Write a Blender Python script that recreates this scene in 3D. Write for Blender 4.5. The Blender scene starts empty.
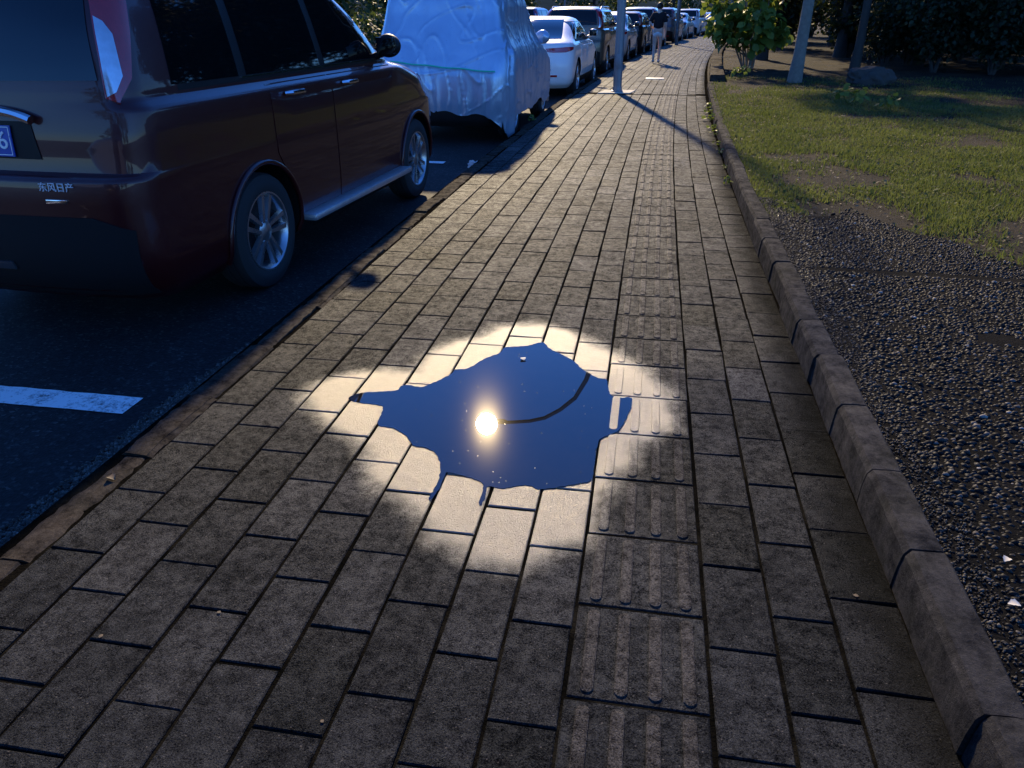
import bpy, bmesh, math, random
import numpy as np
from mathutils import Vector, Matrix, noise

random.seed(7)
rng = np.random.default_rng(7)
SC = bpy.context.scene
COL = SC.collection

# ------------------------------------------------------------------ camera
CAM_H = 1.42
PITCH = math.radians(25.875)
YAW = math.radians(9.759)
cam = bpy.data.cameras.new('camera')
cam.sensor_width = 36.0
cam.lens = 769.0 / 1024.0 * 36.0
cam.clip_start = 0.05
cam.clip_end = 2000.0
cam_o = bpy.data.objects.new('camera', cam)
COL.objects.link(cam_o)
cam_o.location = (0, 0, CAM_H)
cam_o.rotation_euler = (math.pi / 2 - PITCH, 0, YAW)
SC.camera = cam_o

# ------------------------------------------------------------------ light
SUN_EL = math.radians(28.84)
SUN_AZ = math.radians(-11.9)            # measured from +Y towards +X
S = Vector((math.sin(SUN_AZ) * math.cos(SUN_EL), math.cos(SUN_AZ) * math.cos(SUN_EL), math.sin(SUN_EL)))
world = bpy.data.worlds.new('World')
SC.world = world
world.use_nodes = True
wn = world.node_tree.nodes
wl = world.node_tree.links
for n in list(wn):
    wn.remove(n)
sky = wn.new('ShaderNodeTexSky')
sky.sky_type = 'NISHITA'
sky.sun_disc = False
sky.sun_elevation = SUN_EL
sky.sun_rotation = SUN_AZ
sky.altitude = 300
sky.air_density = 1.0
sky.dust_density = 0.0
sky.ozone_density = 5.0
hs = wn.new('ShaderNodeHueSaturation')
hs.inputs['Saturation'].default_value = 1.12
bg = wn.new('ShaderNodeBackground')
bg.inputs['Strength'].default_value = 0.135
wo = wn.new('ShaderNodeOutputWorld')
wl.new(sky.outputs[0], hs.inputs['Color'])
tint = wn.new('ShaderNodeMix')          # the picture's cool white balance for skylight
tint.data_type = 'RGBA'
tint.blend_type = 'MULTIPLY'
tint.inputs[0].default_value = 1.0
tint.inputs[7].default_value = (0.50, 0.80, 1.30, 1.0)
wl.new(hs.outputs[0], tint.inputs[6])
wl.new(tint.outputs[2], bg.inputs['Color'])
wl.new(bg.outputs[0], wo.inputs['Surface'])

sun = bpy.data.lights.new('sun', 'SUN')
sun.energy = 4.2
sun.angle = math.radians(1.5)
sun.color = (1.0, 0.79, 0.49)
sun_o = bpy.data.objects.new('sun', sun)
COL.objects.link(sun_o)
sun_o.rotation_euler = (-S).to_track_quat('-Z', 'Y').to_euler()
sun_o.location = (0, 0, 30)

SC.view_settings.view_transform = 'Standard'
SC.view_settings.look = 'None'
SC.view_settings.gamma = 1.0
SC.view_settings.exposure = 0.75
SC.render.engine = 'CYCLES'

# ------------------------------------------------------------------ materials
MATS = {}


def new_mat(name):
    m = bpy.data.materials.new(name)
    m.use_nodes = True
    nt = m.node_tree
    p = nt.nodes['Principled BSDF']
    return m, nt, p


def N(nt, kind, **kw):
    n = nt.nodes.new(kind)
    for k, v in kw.items():
        if hasattr(n, k):
            setattr(n, k, v)
        else:
            n.inputs[k].default_value = v
    return n


def L(nt, a, b):
    nt.links.new(a, b)


def ramp(nt, fac, stops):
    r = nt.nodes.new('ShaderNodeValToRGB')
    e = r.color_ramp.elements
    while len(e) < len(stops):
        e.new(0.5)
    for i, (p, c) in enumerate(stops):
        e[i].position = p
        e[i].color = (*c, 1) if len(c) == 3 else c
    L(nt, fac, r.inputs[0])
    return r.outputs[0]


def math_n(nt, op, a, b=None, c=None, clamp=False):
    n = nt.nodes.new('ShaderNodeMath')
    n.operation = op
    n.use_clamp = clamp
    for i, v in enumerate((a, b, c)):
        if v is None:
            continue
        if isinstance(v, (int, float)):
            n.inputs[i].default_value = v
        else:
            L(nt, v, n.inputs[i])
    return n.outputs[0]


def mixc(nt, fac, a, b, mode='MIX'):
    n = nt.nodes.new('ShaderNodeMix')
    n.data_type = 'RGBA'
    n.blend_type = mode
    for i, v in ((0, fac), (6, a), (7, b)):
        if isinstance(v, (int, float)):
            n.inputs[i].default_value = v
        elif isinstance(v, tuple):
            n.inputs[i].default_value = (*v, 1) if len(v) == 3 else v
        else:
            L(nt, v, n.inputs[i])
    return n.outputs[2]


def noise_tex(nt, vec, scale, detail=4, rough=0.55):
    n = nt.nodes.new('ShaderNodeTexNoise')
    n.inputs['Scale'].default_value = scale
    n.inputs['Detail'].default_value = detail
    n.inputs['Roughness'].default_value = rough
    if vec is not None:
        L(nt, vec, n.inputs['Vector'])
    return n.outputs['Fac']


def bump(nt, p, height, strength, dist=0.01):
    b = nt.nodes.new('ShaderNodeBump')
    b.inputs['Strength'].default_value = strength
    b.inputs['Distance'].default_value = dist
    L(nt, height, b.inputs['Height'])
    L(nt, b.outputs[0], p.inputs['Normal'])
    return b


def pos(nt):
    return nt.nodes.new('ShaderNodeNewGeometry').outputs['Position']


def objc(nt):
    return nt.nodes.new('ShaderNodeTexCoord').outputs['Object']


def simple(name, col, rough=0.5, metal=0.0, var=0.15, scale=20.0, ior=1.5, coat=0.0, coat_rough=0.03, bmp=0.0, bscale=None, spec=0.5):
    """a plain material with a little procedural unevenness in colour and gloss"""
    if name in MATS:
        return MATS[name]
    m, nt, p = new_mat(name)
    v = objc(nt)
    f = noise_tex(nt, v, scale, 5)
    c = mixc(nt, f, tuple(x * (1 - var) for x in col), tuple(min(1, x * (1 + var)) for x in col))
    L(nt, c, p.inputs['Base Color'])
    p.inputs['Metallic'].default_value = metal
    r = math_n(nt, 'MULTIPLY_ADD', f, 0.25 * rough, rough * 0.875)
    L(nt, r, p.inputs['Roughness'])
    p.inputs['IOR'].default_value = ior
    p.inputs['Specular IOR Level'].default_value = spec
    p.inputs['Coat Weight'].default_value = coat
    p.inputs['Coat Roughness'].default_value = coat_rough
    if bmp:
        bump(nt, p, noise_tex(nt, v, bscale or scale * 4, 4), bmp)
    MATS[name] = m
    return m


def paint(name, col, metal=0.3, dirt=0.2):
    """car paint: metallic flake base under a clear coat, dust low on the body"""
    if name in MATS:
        return MATS[name]
    m, nt, p = new_mat(name)
    v = objc(nt)
    sx = nt.nodes.new('ShaderNodeSeparateXYZ')
    L(nt, v, sx.inputs[0])
    d = noise_tex(nt, v, 3.0, 6, 0.65)
    low = math_n(nt, 'MULTIPLY_ADD', sx.outputs[2], -1.4, 1.0, clamp=True)
    dm = math_n(nt, 'MULTIPLY', math_n(nt, 'MULTIPLY', low, d), dirt * 2.2, clamp=True)
    fl = noise_tex(nt, v, 900, 1)
    base = mixc(nt, fl, tuple(x * 0.85 for x in col), tuple(min(1, x * 1.15) for x in col))
    c = mixc(nt, dm, base, (0.16, 0.13, 0.10))
    L(nt, c, p.inputs['Base Color'])
    p.inputs['Metallic'].default_value = metal
    p.inputs['Roughness'].default_value = 0.38
    p.inputs['Coat Weight'].default_value = 1.0
    cr = math_n(nt, 'MULTIPLY_ADD', dm, 0.5, 0.03)
    L(nt, cr, p.inputs['Coat Roughness'])
    p.inputs['Coat IOR'].default_value = 1.33
    MATS[name] = m
    return m


def chan(nt, col):
    n = nt.nodes.new('ShaderNodeSeparateColor')
    L(nt, col, n.inputs[0])
    return n.outputs[0]


def attr(nt, name):
    a = nt.nodes.new('ShaderNodeAttribute')
    a.attribute_name = name
    return a.outputs['Fac']


def paver_mat():
    m, nt, p = new_mat('concrete_pavers')
    v = pos(nt)
    rnd = attr(nt, 'rnd')
    typ = attr(nt, 'typ')
    wet0 = attr(nt, 'wet')
    big = noise_tex(nt, v, 0.9, 5, 0.6)
    mid = noise_tex(nt, v, 26, 9, 0.85)
    fine = noise_tex(nt, v, 240, 4, 0.9)
    base = ramp(nt, rnd, [(0.0, (0.0075, 0.0088, 0.0096)), (0.3, (0.0155, 0.0168, 0.0182)), (0.7, (0.0255, 0.0268, 0.0278)), (1.0, (0.046, 0.0455, 0.044))])
    base = mixc(nt, math_n(nt, 'MULTIPLY', math_n(nt, 'SUBTRACT', typ, 0.5, clamp=True), 1.2), base, (0.060, 0.053, 0.045))
    k = math_n(nt, 'MAXIMUM', math_n(nt, 'ADD', math_n(nt, 'MULTIPLY_ADD', mid, 4.6, -1.65), math_n(nt, 'MULTIPLY_ADD', fine, 5.5, -2.40)), 0.12)
    bl = noise_tex(nt, v, 8, 6, 0.75)
    k2 = math_n(nt, 'MULTIPLY', k, math_n(nt, 'MAXIMUM', math_n(nt, 'ADD', math_n(nt, 'MULTIPLY_ADD', big, 0.9, -0.05), math_n(nt, 'MULTIPLY_ADD', bl, 2.4, -0.6)), 0.2))
    c = mixc(nt, 1.0, base, ramp(nt, math_n(nt, 'MULTIPLY', k2, 0.5), [(0, (0, 0, 0)), (1, (2, 2, 2))]), 'MULTIPLY')
    # pits and pale grains
    vor = nt.nodes.new('ShaderNodeTexVoronoi')
    vor.inputs['Scale'].default_value = 120
    L(nt, v, vor.inputs['Vector'])
    pit = ramp(nt, vor.outputs['Distance'], [(0.10, (1, 1, 1)), (0.34, (0, 0, 0))])
    sel = ramp(nt, chan(nt, vor.outputs['Color']), [(0.66, (0, 0, 0)), (0.70, (1, 1, 1))])
    c = mixc(nt, math_n(nt, 'MULTIPLY', math_n(nt, 'MULTIPLY', pit, sel), 0.75), c, (0.008, 0.007, 0.007))
    sel2 = ramp(nt, chan(nt, vor.outputs['Color']), [(0.05, (1, 1, 1)), (0.06, (0, 0, 0))])
    c = mixc(nt, math_n(nt, 'MULTIPLY', math_n(nt, 'MULTIPLY', pit, sel2), 0.7), c, (0.15, 0.135, 0.12))
    # mossy dirt towards the kerb on the right
    sx = nt.nodes.new('ShaderNodeSeparateXYZ')
    L(nt, v, sx.inputs[0])
    dirt = attr(nt, 'dirt')
    dn = math_n(nt, 'ADD', dirt, math_n(nt, 'MULTIPLY_ADD', mid, 2.4, -1.2))
    dm = ramp(nt, dn, [(0.30, (0, 0, 0)), (0.85, (1, 1, 1))])
    c = mixc(nt, math_n(nt, 'MULTIPLY', dm, 0.62), c, (0.010, 0.0095, 0.007))
    wet = math_n(nt, 'ADD', wet0, math_n(nt, 'MULTIPLY', math_n(nt, 'MULTIPLY_ADD', mid, 0.5, -0.25), math_n(nt, 'MULTIPLY', wet0, math_n(nt, 'SUBTRACT', 1.0, wet0))), clamp=True)
    c = mixc(nt, math_n(nt, 'MULTIPLY', wet, 0.45), c, (0.06, 0.05, 0.04))
    L(nt, c, p.inputs['Base Color'])
    rdry = math_n(nt, 'MULTIPLY_ADD', mid, 0.20, 0.41)
    mr = nt.nodes.new('ShaderNodeMix')
    L(nt, wet, mr.inputs[0])
    L(nt, rdry, mr.inputs[2])
    mr.inputs[3].default_value = 0.33
    L(nt, mr.outputs[0], p.inputs['Roughness'])
    L(nt, math_n(nt, 'MULTIPLY_ADD', wet, 1.25, 1.45), p.inputs['IOR'])
    sp = math_n(nt, 'MULTIPLY_ADD', wet, 0.5, math_n(nt, 'MULTIPLY', k, 0.09))
    sp = math_n(nt, 'MULTIPLY', sp, math_n(nt, 'MULTIPLY_ADD', dm, -0.75, 1.0))
    L(nt, sp, p.inputs['Specular IOR Level'])
    L(nt, mixc(nt, wet, (0.90, 0.96, 1.0), (1.0, 0.95, 0.83)), p.inputs['Specular Tint'])     # warm sunlight tinted into the damp patch's sheen
    h = math_n(nt, 'ADD', math_n(nt, 'MULTIPLY', fine, 0.55), math_n(nt, 'MULTIPLY_ADD', pit, -0.25, math_n(nt, 'MULTIPLY', mid, 0.5)))
    b_ = bump(nt, p, h, 1.0, 0.006)
    # the dry concrete is mostly matt; polished grains and damp patches carry the gloss
    df = nt.nodes.new('ShaderNodeBsdfDiffuse')
    L(nt, c, df.inputs['Color'])
    L(nt, b_.outputs[0], df.inputs['Normal'])
    mx = nt.nodes.new('ShaderNodeMixShader')
    gl = math_n(nt, 'MULTIPLY', math_n(nt, 'MULTIPLY', k2, 0.68), math_n(nt, 'MULTIPLY_ADD', dm, -0.35, 1.0), clamp=True)
    L(nt, math_n(nt, 'MAXIMUM', gl, wet), mx.inputs[0])
    L(nt, df.outputs[0], mx.inputs[1])
    L(nt, p.outputs[0], mx.inputs[2])
    L(nt, mx.outputs[0], nt.nodes['Material Output'].inputs['Surface'])
    return m


def kerb_mat(name, c0, c1):
    m, nt, p = new_mat(name)
    v = pos(nt)
    rnd = attr(nt, 'rnd')
    mid = ramp(nt, noise_tex(nt, v, 12, 9, 0.85), [(0.36, (0, 0, 0)), (0.64, (1, 1, 1))])
    fine = noise_tex(nt, v, 190, 3, 0.8)
    c = mixc(nt, mid, c0, c1)
    c = mixc(nt, 1.0, c, ramp(nt, rnd, [(0, (0.75, 0.75, 0.75)), (1, (1.2, 1.17, 1.1))]), 'MULTIPLY')
    st = ramp(nt, noise_tex(nt, v, 3.3, 6, 0.7), [(0.5, (0, 0, 0)), (0.68, (1, 1, 1))])
    c = mixc(nt, math_n(nt, 'MULTIPLY', st, 0.6), c, (0.02, 0.02, 0.015))
    gp = math_n(nt, 'GREATER_THAN', fine, 0.68)
    c = mixc(nt, math_n(nt, 'MULTIPLY', gp, 0.5), c, (0.2, 0.18, 0.16))
    L(nt, c, p.inputs['Base Color'])
    p.inputs['Roughness'].default_value = 0.75
    p.inputs['Specular IOR Level'].default_value = 0.25
    b_ = bump(nt, p, math_n(nt, 'MULTIPLY_ADD', mid, 0.6, math_n(nt, 'MULTIPLY', fine, 0.7)), 0.8, 0.005)
    df = nt.nodes.new('ShaderNodeBsdfDiffuse')
    L(nt, c, df.inputs['Color'])
    L(nt, b_.outputs[0], df.inputs['Normal'])
    mx = nt.nodes.new('ShaderNodeMixShader')
    L(nt, math_n(nt, 'MULTIPLY', mid, 0.5), mx.inputs[0])
    L(nt, df.outputs[0], mx.inputs[1])
    L(nt, p.outputs[0], mx.inputs[2])
    L(nt, mx.outputs[0], nt.nodes['Material Output'].inputs['Surface'])
    return m


def ground_mat(name, c0, c1, c2, s1, s2, rough=0.95, bmp=0.8, bd=0.02, spec=0.2):
    m, nt, p = new_mat(name)
    v = pos(nt)
    a = noise_tex(nt, v, s1, 7, 0.65)
    b = noise_tex(nt, v, s2, 5, 0.7)
    c = ramp(nt, a, [(0.35, c0), (0.5, c1), (0.68, c2)])
    c = mixc(nt, 0.6, c, ramp(nt, b, [(0.25, (0.55, 0.55, 0.55)), (0.75, (1.4, 1.4, 1.4))]), 'MULTIPLY')
    L(nt, c, p.inputs['Base Color'])
    p.inputs['Roughness'].default_value = rough
    p.inputs['Specular IOR Level'].default_value = spec
    bump(nt, p, b, bmp, bd)
    return m


def asphalt_mat():
    m, nt, p = new_mat('asphalt')
    v = pos(nt)
    vor = nt.nodes.new('ShaderNodeTexVoronoi')
    vor.inputs['Scale'].default_value = 75
    L(nt, v, vor.inputs['Vector'])
    big = noise_tex(nt, v, 1.4, 6, 0.65)
    ag = ramp(nt, chan(nt, vor.outputs['Color']), [(0.0, (0.005, 0.005, 0.006)), (0.75, (0.016, 0.016, 0.017)), (0.92, (0.032, 0.031, 0.030)), (1.0, (0.075, 0.07, 0.066))])
    c = mixc(nt, 1.0, ag, ramp(nt, big, [(0.3, (0.45, 0.45, 0.45)), (0.7, (1.5, 1.46, 1.4))]), 'MULTIPLY')
    sx = nt.nodes.new('ShaderNodeSeparateXYZ')
    L(nt, v, sx.inputs[0])
    L(nt, c, p.inputs['Base Color'])
    p.inputs['Roughness'].default_value = 0.8
    p.inputs['Specular IOR Level'].default_value = 0.3
    bump(nt, p, vor.outputs['Distance'], 0.5, 0.004)
    return m


def marking_mat():
    m, nt, p = new_mat('road_paint')
    v = pos(nt)
    a = noise_tex(nt, v, 60, 6, 0.75)
    b = noise_tex(nt, v, 7, 5, 0.7)
    k = math_n(nt, 'MULTIPLY_ADD', b, 0.5, math_n(nt, 'MULTIPLY', a, 0.7))
    wear = ramp(nt, k, [(0.44, (0.10, 0.10, 0.10)), (0.60, (0.80, 0.80, 0.78))])
    L(nt, wear, p.inputs['Base Color'])
    p.inputs['Roughness'].default_value = 0.7
    bump(nt, p, a, 0.4, 0.003)
    return m


def leaf_mat(name, c0, c1, trans=0.35, rough=0.5):
    if name in MATS:
        return MATS[name]
    m, nt, p = new_mat(name)
    rnd = attr(nt, 'rnd')
    c = mixc(nt, rnd, c0, c1)
    L(nt, c, p.inputs['Base Color'])
    p.inputs['Roughness'].default_value = rough
    p.inputs['Specular IOR Level'].default_value = 0.35
    t = nt.nodes.new('ShaderNodeBsdfTranslucent')
    L(nt, mixc(nt, 0.5, c, (0.16, 0.20, 0.03)), t.inputs['Color'])
    mx = nt.nodes.new('ShaderNodeMixShader')
    mx.inputs[0].default_value = trans
    L(nt, p.outputs[0], mx.inputs[1])
    L(nt, t.outputs[0], mx.inputs[2])
    L(nt, mx.outputs[0], nt.nodes['Material Output'].inputs['Surface'])
    MATS[name] = m
    return m


def water_mat():
    m, nt, p = new_mat('puddle_water')
    v = pos(nt)
    vor = nt.nodes.new('ShaderNodeTexVoronoi')
    vor.inputs['Scale'].default_value = 95
    L(nt, v, vor.inputs['Vector'])
    dot = ramp(nt, vor.outputs['Distance'], [(0.06, (1, 1, 1)), (0.10, (0, 0, 0))])
    sel = ramp(nt, chan(nt, vor.outputs['Color']), [(0.955, (0, 0, 0)), (0.96, (1, 1, 1))])
    dust = math_n(nt, 'MULTIPLY', dot, sel)
    mud = noise_tex(nt, v, 16, 5, 0.7)
    c = mixc(nt, dust, mixc(nt, mud, (0.006, 0.006, 0.006), (0.016, 0.014, 0.011)), (0.45, 0.42, 0.36))
    L(nt, c, p.inputs['Base Color'])
    r = math_n(nt, 'MULTIPLY_ADD', dust, 0.5, 0.006)
    L(nt, r, p.inputs['Roughness'])
    p.inputs['IOR'].default_value = 1.6
    g = nt.nodes.new('ShaderNodeBsdfGlossy')      # faint wide warm lobe, added as a halo round the sun's glint
    g.inputs['Color'].default_value = (0.9, 0.8, 0.6, 1)
    g.inputs['Roughness'].default_value = 0.11
    mx = nt.nodes.new('ShaderNodeMixShader')
    mx.inputs[0].default_value = 0.0005
    L(nt, p.outputs[0], mx.inputs[1])
    L(nt, g.outputs[0], mx.inputs[2])
    L(nt, mx.outputs[0], nt.nodes['Material Output'].inputs['Surface'])
    return m


M_PAVER = paver_mat()
M_KERB_L = kerb_mat('worn_kerb_concrete', (0.010, 0.009, 0.008), (0.075, 0.062, 0.050))
M_KERB_R = kerb_mat('kerb_concrete', (0.014, 0.0145, 0.0155), (0.055, 0.053, 0.053))
M_ASPHALT = asphalt_mat()
M_LINE = marking_mat()
M_WATER = water_mat()
M_BED = ground_mat('joint_dirt', (0.004, 0.004, 0.003), (0.009, 0.008, 0.006), (0.022, 0.020, 0.014), 6, 120, spec=0.0)
M_SOIL = ground_mat('soil', (0.008, 0.007, 0.004), (0.020, 0.015, 0.008), (0.045, 0.032, 0.016), 1.3, 45, bmp=1.0, bd=0.03)
M_FARGROUND = ground_mat('far_ground', (0.04, 0.045, 0.03), (0.06, 0.06, 0.04), (0.08, 0.075, 0.05), 0.05, 3)
M_MORTAR = ground_mat('pebble_mortar', (0.004, 0.004, 0.004), (0.007, 0.007, 0.0068), (0.012, 0.011, 0.010), 5, 80, spec=0.05)
M_BLACK = simple('black_plastic', (0.008, 0.008, 0.009), 0.5, bmp=0.1, bscale=300, spec=0.25)
M_RUBBER = simple('tyre_rubber', (0.016, 0.016, 0.017), 0.8, var=0.3, scale=30)
M_CHROME = simple('chrome', (0.75, 0.76, 0.78), 0.12, metal=1.0, var=0.05)
M_ALLOY = simple('alloy_rim', (0.42, 0.43, 0.45), 0.28, metal=0.9, var=0.15, scale=12)
M_GLASS = simple('tinted_glass', (0.004, 0.005, 0.006), 0.03, var=0.3, scale=3, ior=1.55)
M_RED = simple('red_lens', (0.36, 0.012, 0.02), 0.08, ior=1.6, coat=1.0, var=0.25, scale=40)
M_CLEAR = simple('clear_lens', (0.55, 0.58, 0.62), 0.12, metal=0.65, var=0.3, scale=25, coat=1.0)
M_STEEL = simple('grey_painted_steel', (0.19, 0.20, 0.22), 0.42, metal=0.35, var=0.2, scale=6, bmp=0.15, bscale=40)
M_PALE = simple('pale_concrete', (0.46, 0.42, 0.34), 0.8, var=0.2, scale=15, bmp=0.3)
M_PLATE = simple('plate_blue', (0.012, 0.06, 0.36), 0.35, var=0.1)
M_WHITEMARK = simple('white_mark', (0.8, 0.8, 0.8), 0.4, var=0.03)
M_ROCK = simple('rock', (0.05, 0.042, 0.035), 0.9, var=0.5, scale=6, bmp=0.8, bscale=25)
M_BARK = simple('pale_bark', (0.19, 0.165, 0.13), 0.9, var=0.45, scale=14, bmp=0.7, bscale=40)
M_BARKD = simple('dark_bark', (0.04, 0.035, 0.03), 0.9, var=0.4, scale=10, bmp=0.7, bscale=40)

# ------------------------------------------------------------------ mesh helpers
def link(o, parent=None):
    COL.objects.link(o)
    if parent is not None:
        o.parent = parent
    return o


def mesh_of(name, verts, faces, mats, smooth=None, attrs=None, fmats=None):
    me = bpy.data.meshes.new(name)
    me.from_pydata([tuple(v) for v in verts], [], faces)
    for m in (mats if isinstance(mats, (list, tuple)) else [mats]):
        me.materials.append(m)
    if fmats is not None:
        me.polygons.foreach_set('material_index', fmats)
    if attrs:
        for k, (dom, vals) in attrs.items():
            a = me.attributes.new(k, 'FLOAT', dom)
            a.data.foreach_set('value', np.asarray(vals, dtype=np.float32))
    if smooth is not None:
        me.polygons.foreach_set('use_smooth', [True] * len(me.polygons))
        if smooth < 180:
            me.set_sharp_from_angle(angle=math.radians(smooth))
    me.update()
    return me


def obj(name, me, parent=None):
    return link(bpy.data.objects.new(name, me), parent)


def tag(o, label=None, cat=None, group=None, kind=None):
    if label:
        o['label'] = label
    if cat:
        o['category'] = cat
    if group:
        o['group'] = group
    if kind:
        o['kind'] = kind
    return o


def empty(name, loc=(0, 0, 0), rz=0.0, parent=None):
    o = bpy.data.objects.new(name, None)
    o.empty_display_size = 0.2
    o.location = loc
    o.rotation_euler = (0, 0, rz)
    return link(o, parent)


def copy_tree(o, parent=None):
    c = o.copy()
    COL.objects.link(c)
    c.parent = parent
    for ch in list(o.children):
        copy_tree(ch, c)
    return c


class MB:
    """collects simple solids and links them as one mesh object"""
    def __init__(self):
        self.v = []
        self.f = []

    def add(self, verts, faces):
        b = len(self.v)
        self.v.extend([tuple(x) for x in verts])
        self.f.extend([tuple(i + b for i in f) for f in faces])
        return self

    def box(self, c, s, rot=None, bev=0.0):
        x, y, z = (k / 2 for k in s)
        if bev <= 0:
            vs = [Vector((a * x, b * y, d * z)) for a in (-1, 1) for b in (-1, 1) for d in (-1, 1)]
            fs = [(0, 1, 3, 2), (4, 6, 7, 5), (0, 4, 5, 1), (2, 3, 7, 6), (0, 2, 6, 4), (1, 5, 7, 3)]
        else:
            bm = bmesh.new()
            bmesh.ops.create_cube(bm, size=1.0)
            for v in bm.verts:
                v.co = Vector((v.co.x * s[0], v.co.y * s[1], v.co.z * s[2]))
            bmesh.ops.bevel(bm, geom=bm.edges[:], offset=bev, segments=2, affect='EDGES', profile=0.6)
            bm.verts.index_update()
            vs = [v.co.copy() for v in bm.verts]
            fs = [tuple(v.index for v in f.verts) for f in bm.faces]
            bm.free()
        M = (rot or Matrix.Identity(3))
        c = Vector(c)
        return self.add([M @ v + c for v in vs], fs)

    def tube(self, pts, rad, n=8, cap=True):
        pts = [Vector(p) for p in pts]
        rads = rad if isinstance(rad, (list, tuple)) else [rad] * len(pts)
        vs, fs = [], []
        ref = Vector((0, 0, 1))
        prev = None
        for i, p in enumerate(pts):
            t = (pts[min(i + 1, len(pts) - 1)] - pts[max(i - 1, 0)]).normalized()
            if prev is None:
                r = ref if abs(t.z) < 0.9 else Vector((1, 0, 0))
                a = t.cross(r).normalized()
            else:
                a = (prev - t * prev.dot(t)).normalized()
            prev = a
            b = t.cross(a)
            for k in range(n):
                an = 2 * math.pi * k / n
                vs.append(p + (a * math.cos(an) + b * math.sin(an)) * rads[i])
        for i in range(len(pts) - 1):
            for k in range(n):
                k2 = (k + 1) % n
                fs.append((i * n + k, i * n + k2, (i + 1) * n + k2, (i + 1) * n + k))
        if cap:
            fs.append(tuple(range(n - 1, -1, -1)))
            fs.append(tuple((len(pts) - 1) * n + k for k in range(n)))
        return self.add(vs, fs)

    def lathe(self, prof, n=40, axis='x', center=(0, 0, 0), closed=True):
        """prof: (axial, radius) points revolved about an axis"""
        vs, fs = [], []
        c = Vector(center)
        m = len(prof)
        for k in range(n):
            an = 2 * math.pi * k / n
            for (a, r) in prof:
                if axis == 'x':
                    vs.append(c + Vector((a, r * math.cos(an), r * math.sin(an))))
                elif axis == 'z':
                    vs.append(c + Vector((r * math.cos(an), r * math.sin(an), a)))
                else:
                    vs.append(c + Vector((r * math.cos(an), a, r * math.sin(an))))
        for k in range(n):
            k2 = (k + 1) % n
            for j in range(m if closed else m - 1):
                j2 = (j + 1) % m
                fs.append((k * m + j, k2 * m + j, k2 * m + j2, k * m + j2))
        return self.add(vs, fs)

    def build(self, name, mat, parent=None, smooth=35):
        return obj(name, mesh_of(name, self.v, self.f, mat, smooth), parent)


def blob(r, sub=3, amp=0.2, freq=1.5, seed=0, scale=(1, 1, 1)):
    bm = bmesh.new()
    bmesh.ops.create_icosphere(bm, subdivisions=sub, radius=1.0)
    vs = []
    for v in bm.verts:
        d = 1 + amp * noise.fractal(v.co * freq + Vector((seed, seed * 1.7, 0)), 1.0, 2.0, 4)
        vs.append(Vector((v.co.x * scale[0], v.co.y * scale[1], v.co.z * scale[2])) * r * d)
    bm.verts.index_update()
    fs = [tuple(v.index for v in f.verts) for f in bm.faces]
    bm.free()
    return vs, fs


# the road bends slowly to the right ahead
def bend(y):
    t = max(y - 4.0, 0.0)
    if t < 62:
        return 0.0017 * t * t
    return 0.0017 * 62 * 62 + (t - 62) * 0.0034 * 62


def bend_slope(y):
    return 0.0034 * min(max(y - 4.0, 0.0), 62)


ROAD_Z = -0.13
LAWN_Z = 0.085

# ------------------------------------------------------------------ ground sheets
def strip(name, lat0, lat1, z, mat, ys, nx=1, zf=None):
    vs, fs = [], []
    for y in ys:
        for i in range(nx + 1):
            a = lat0 + (lat1 - lat0) * i / nx
            x = bend(y) + a
            vs.append((x, y, z if zf is None else zf(a, y)))
    w = nx + 1
    for j in range(len(ys) - 1):
        for i in range(nx):
            fs.append((j * w + i, j * w + i + 1, (j + 1) * w + i + 1, (j + 1) * w + i))
    o = obj(name, mesh_of(name, vs, fs, mat))
    tag(o, kind='structure')
    return o


YS = [-8 + 1.0 * i for i in range(100)] + [95 + 5 * i for i in range(20)]
gv = [(-900, -900, -0.30), (900, -900, -0.30), (900, 900, -0.30), (-900, 900, -0.30)]
tag(obj('ground', mesh_of('ground', gv, [(0, 1, 2, 3)], M_FARGROUND)), kind='structure')
strip('road', -13.5, -1.72, ROAD_Z, M_ASPHALT, YS)
strip('verge', -60.0, -13.7, 0.02, M_SOIL, YS)
strip('far_kerb', -13.7, -13.5, 0.0, M_KERB_L, YS)
strip('sidewalk_bed', -1.80, 0.95, -0.0055, M_BED, YS)


def lawn_z(a, y):
    n = noise.noise(Vector((a * 0.9, y * 0.9, 3.0))) * 0.022 + noise.noise(Vector((a * 3, y * 3, 1.0))) * 0.01
    k = min(max((a - 0.85) / 0.5, 0), 1)
    return LAWN_Z - 0.01 + n * k + 0.10 * min(max((y - 14) / 25, 0), 1) * k


strip('soil_ground', 0.80, 40.0, LAWN_Z, M_SOIL, [-8 + 0.4 * i for i in range(120)] + [40 + 4 * i for i in range(36)], 98, lawn_z)

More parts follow.
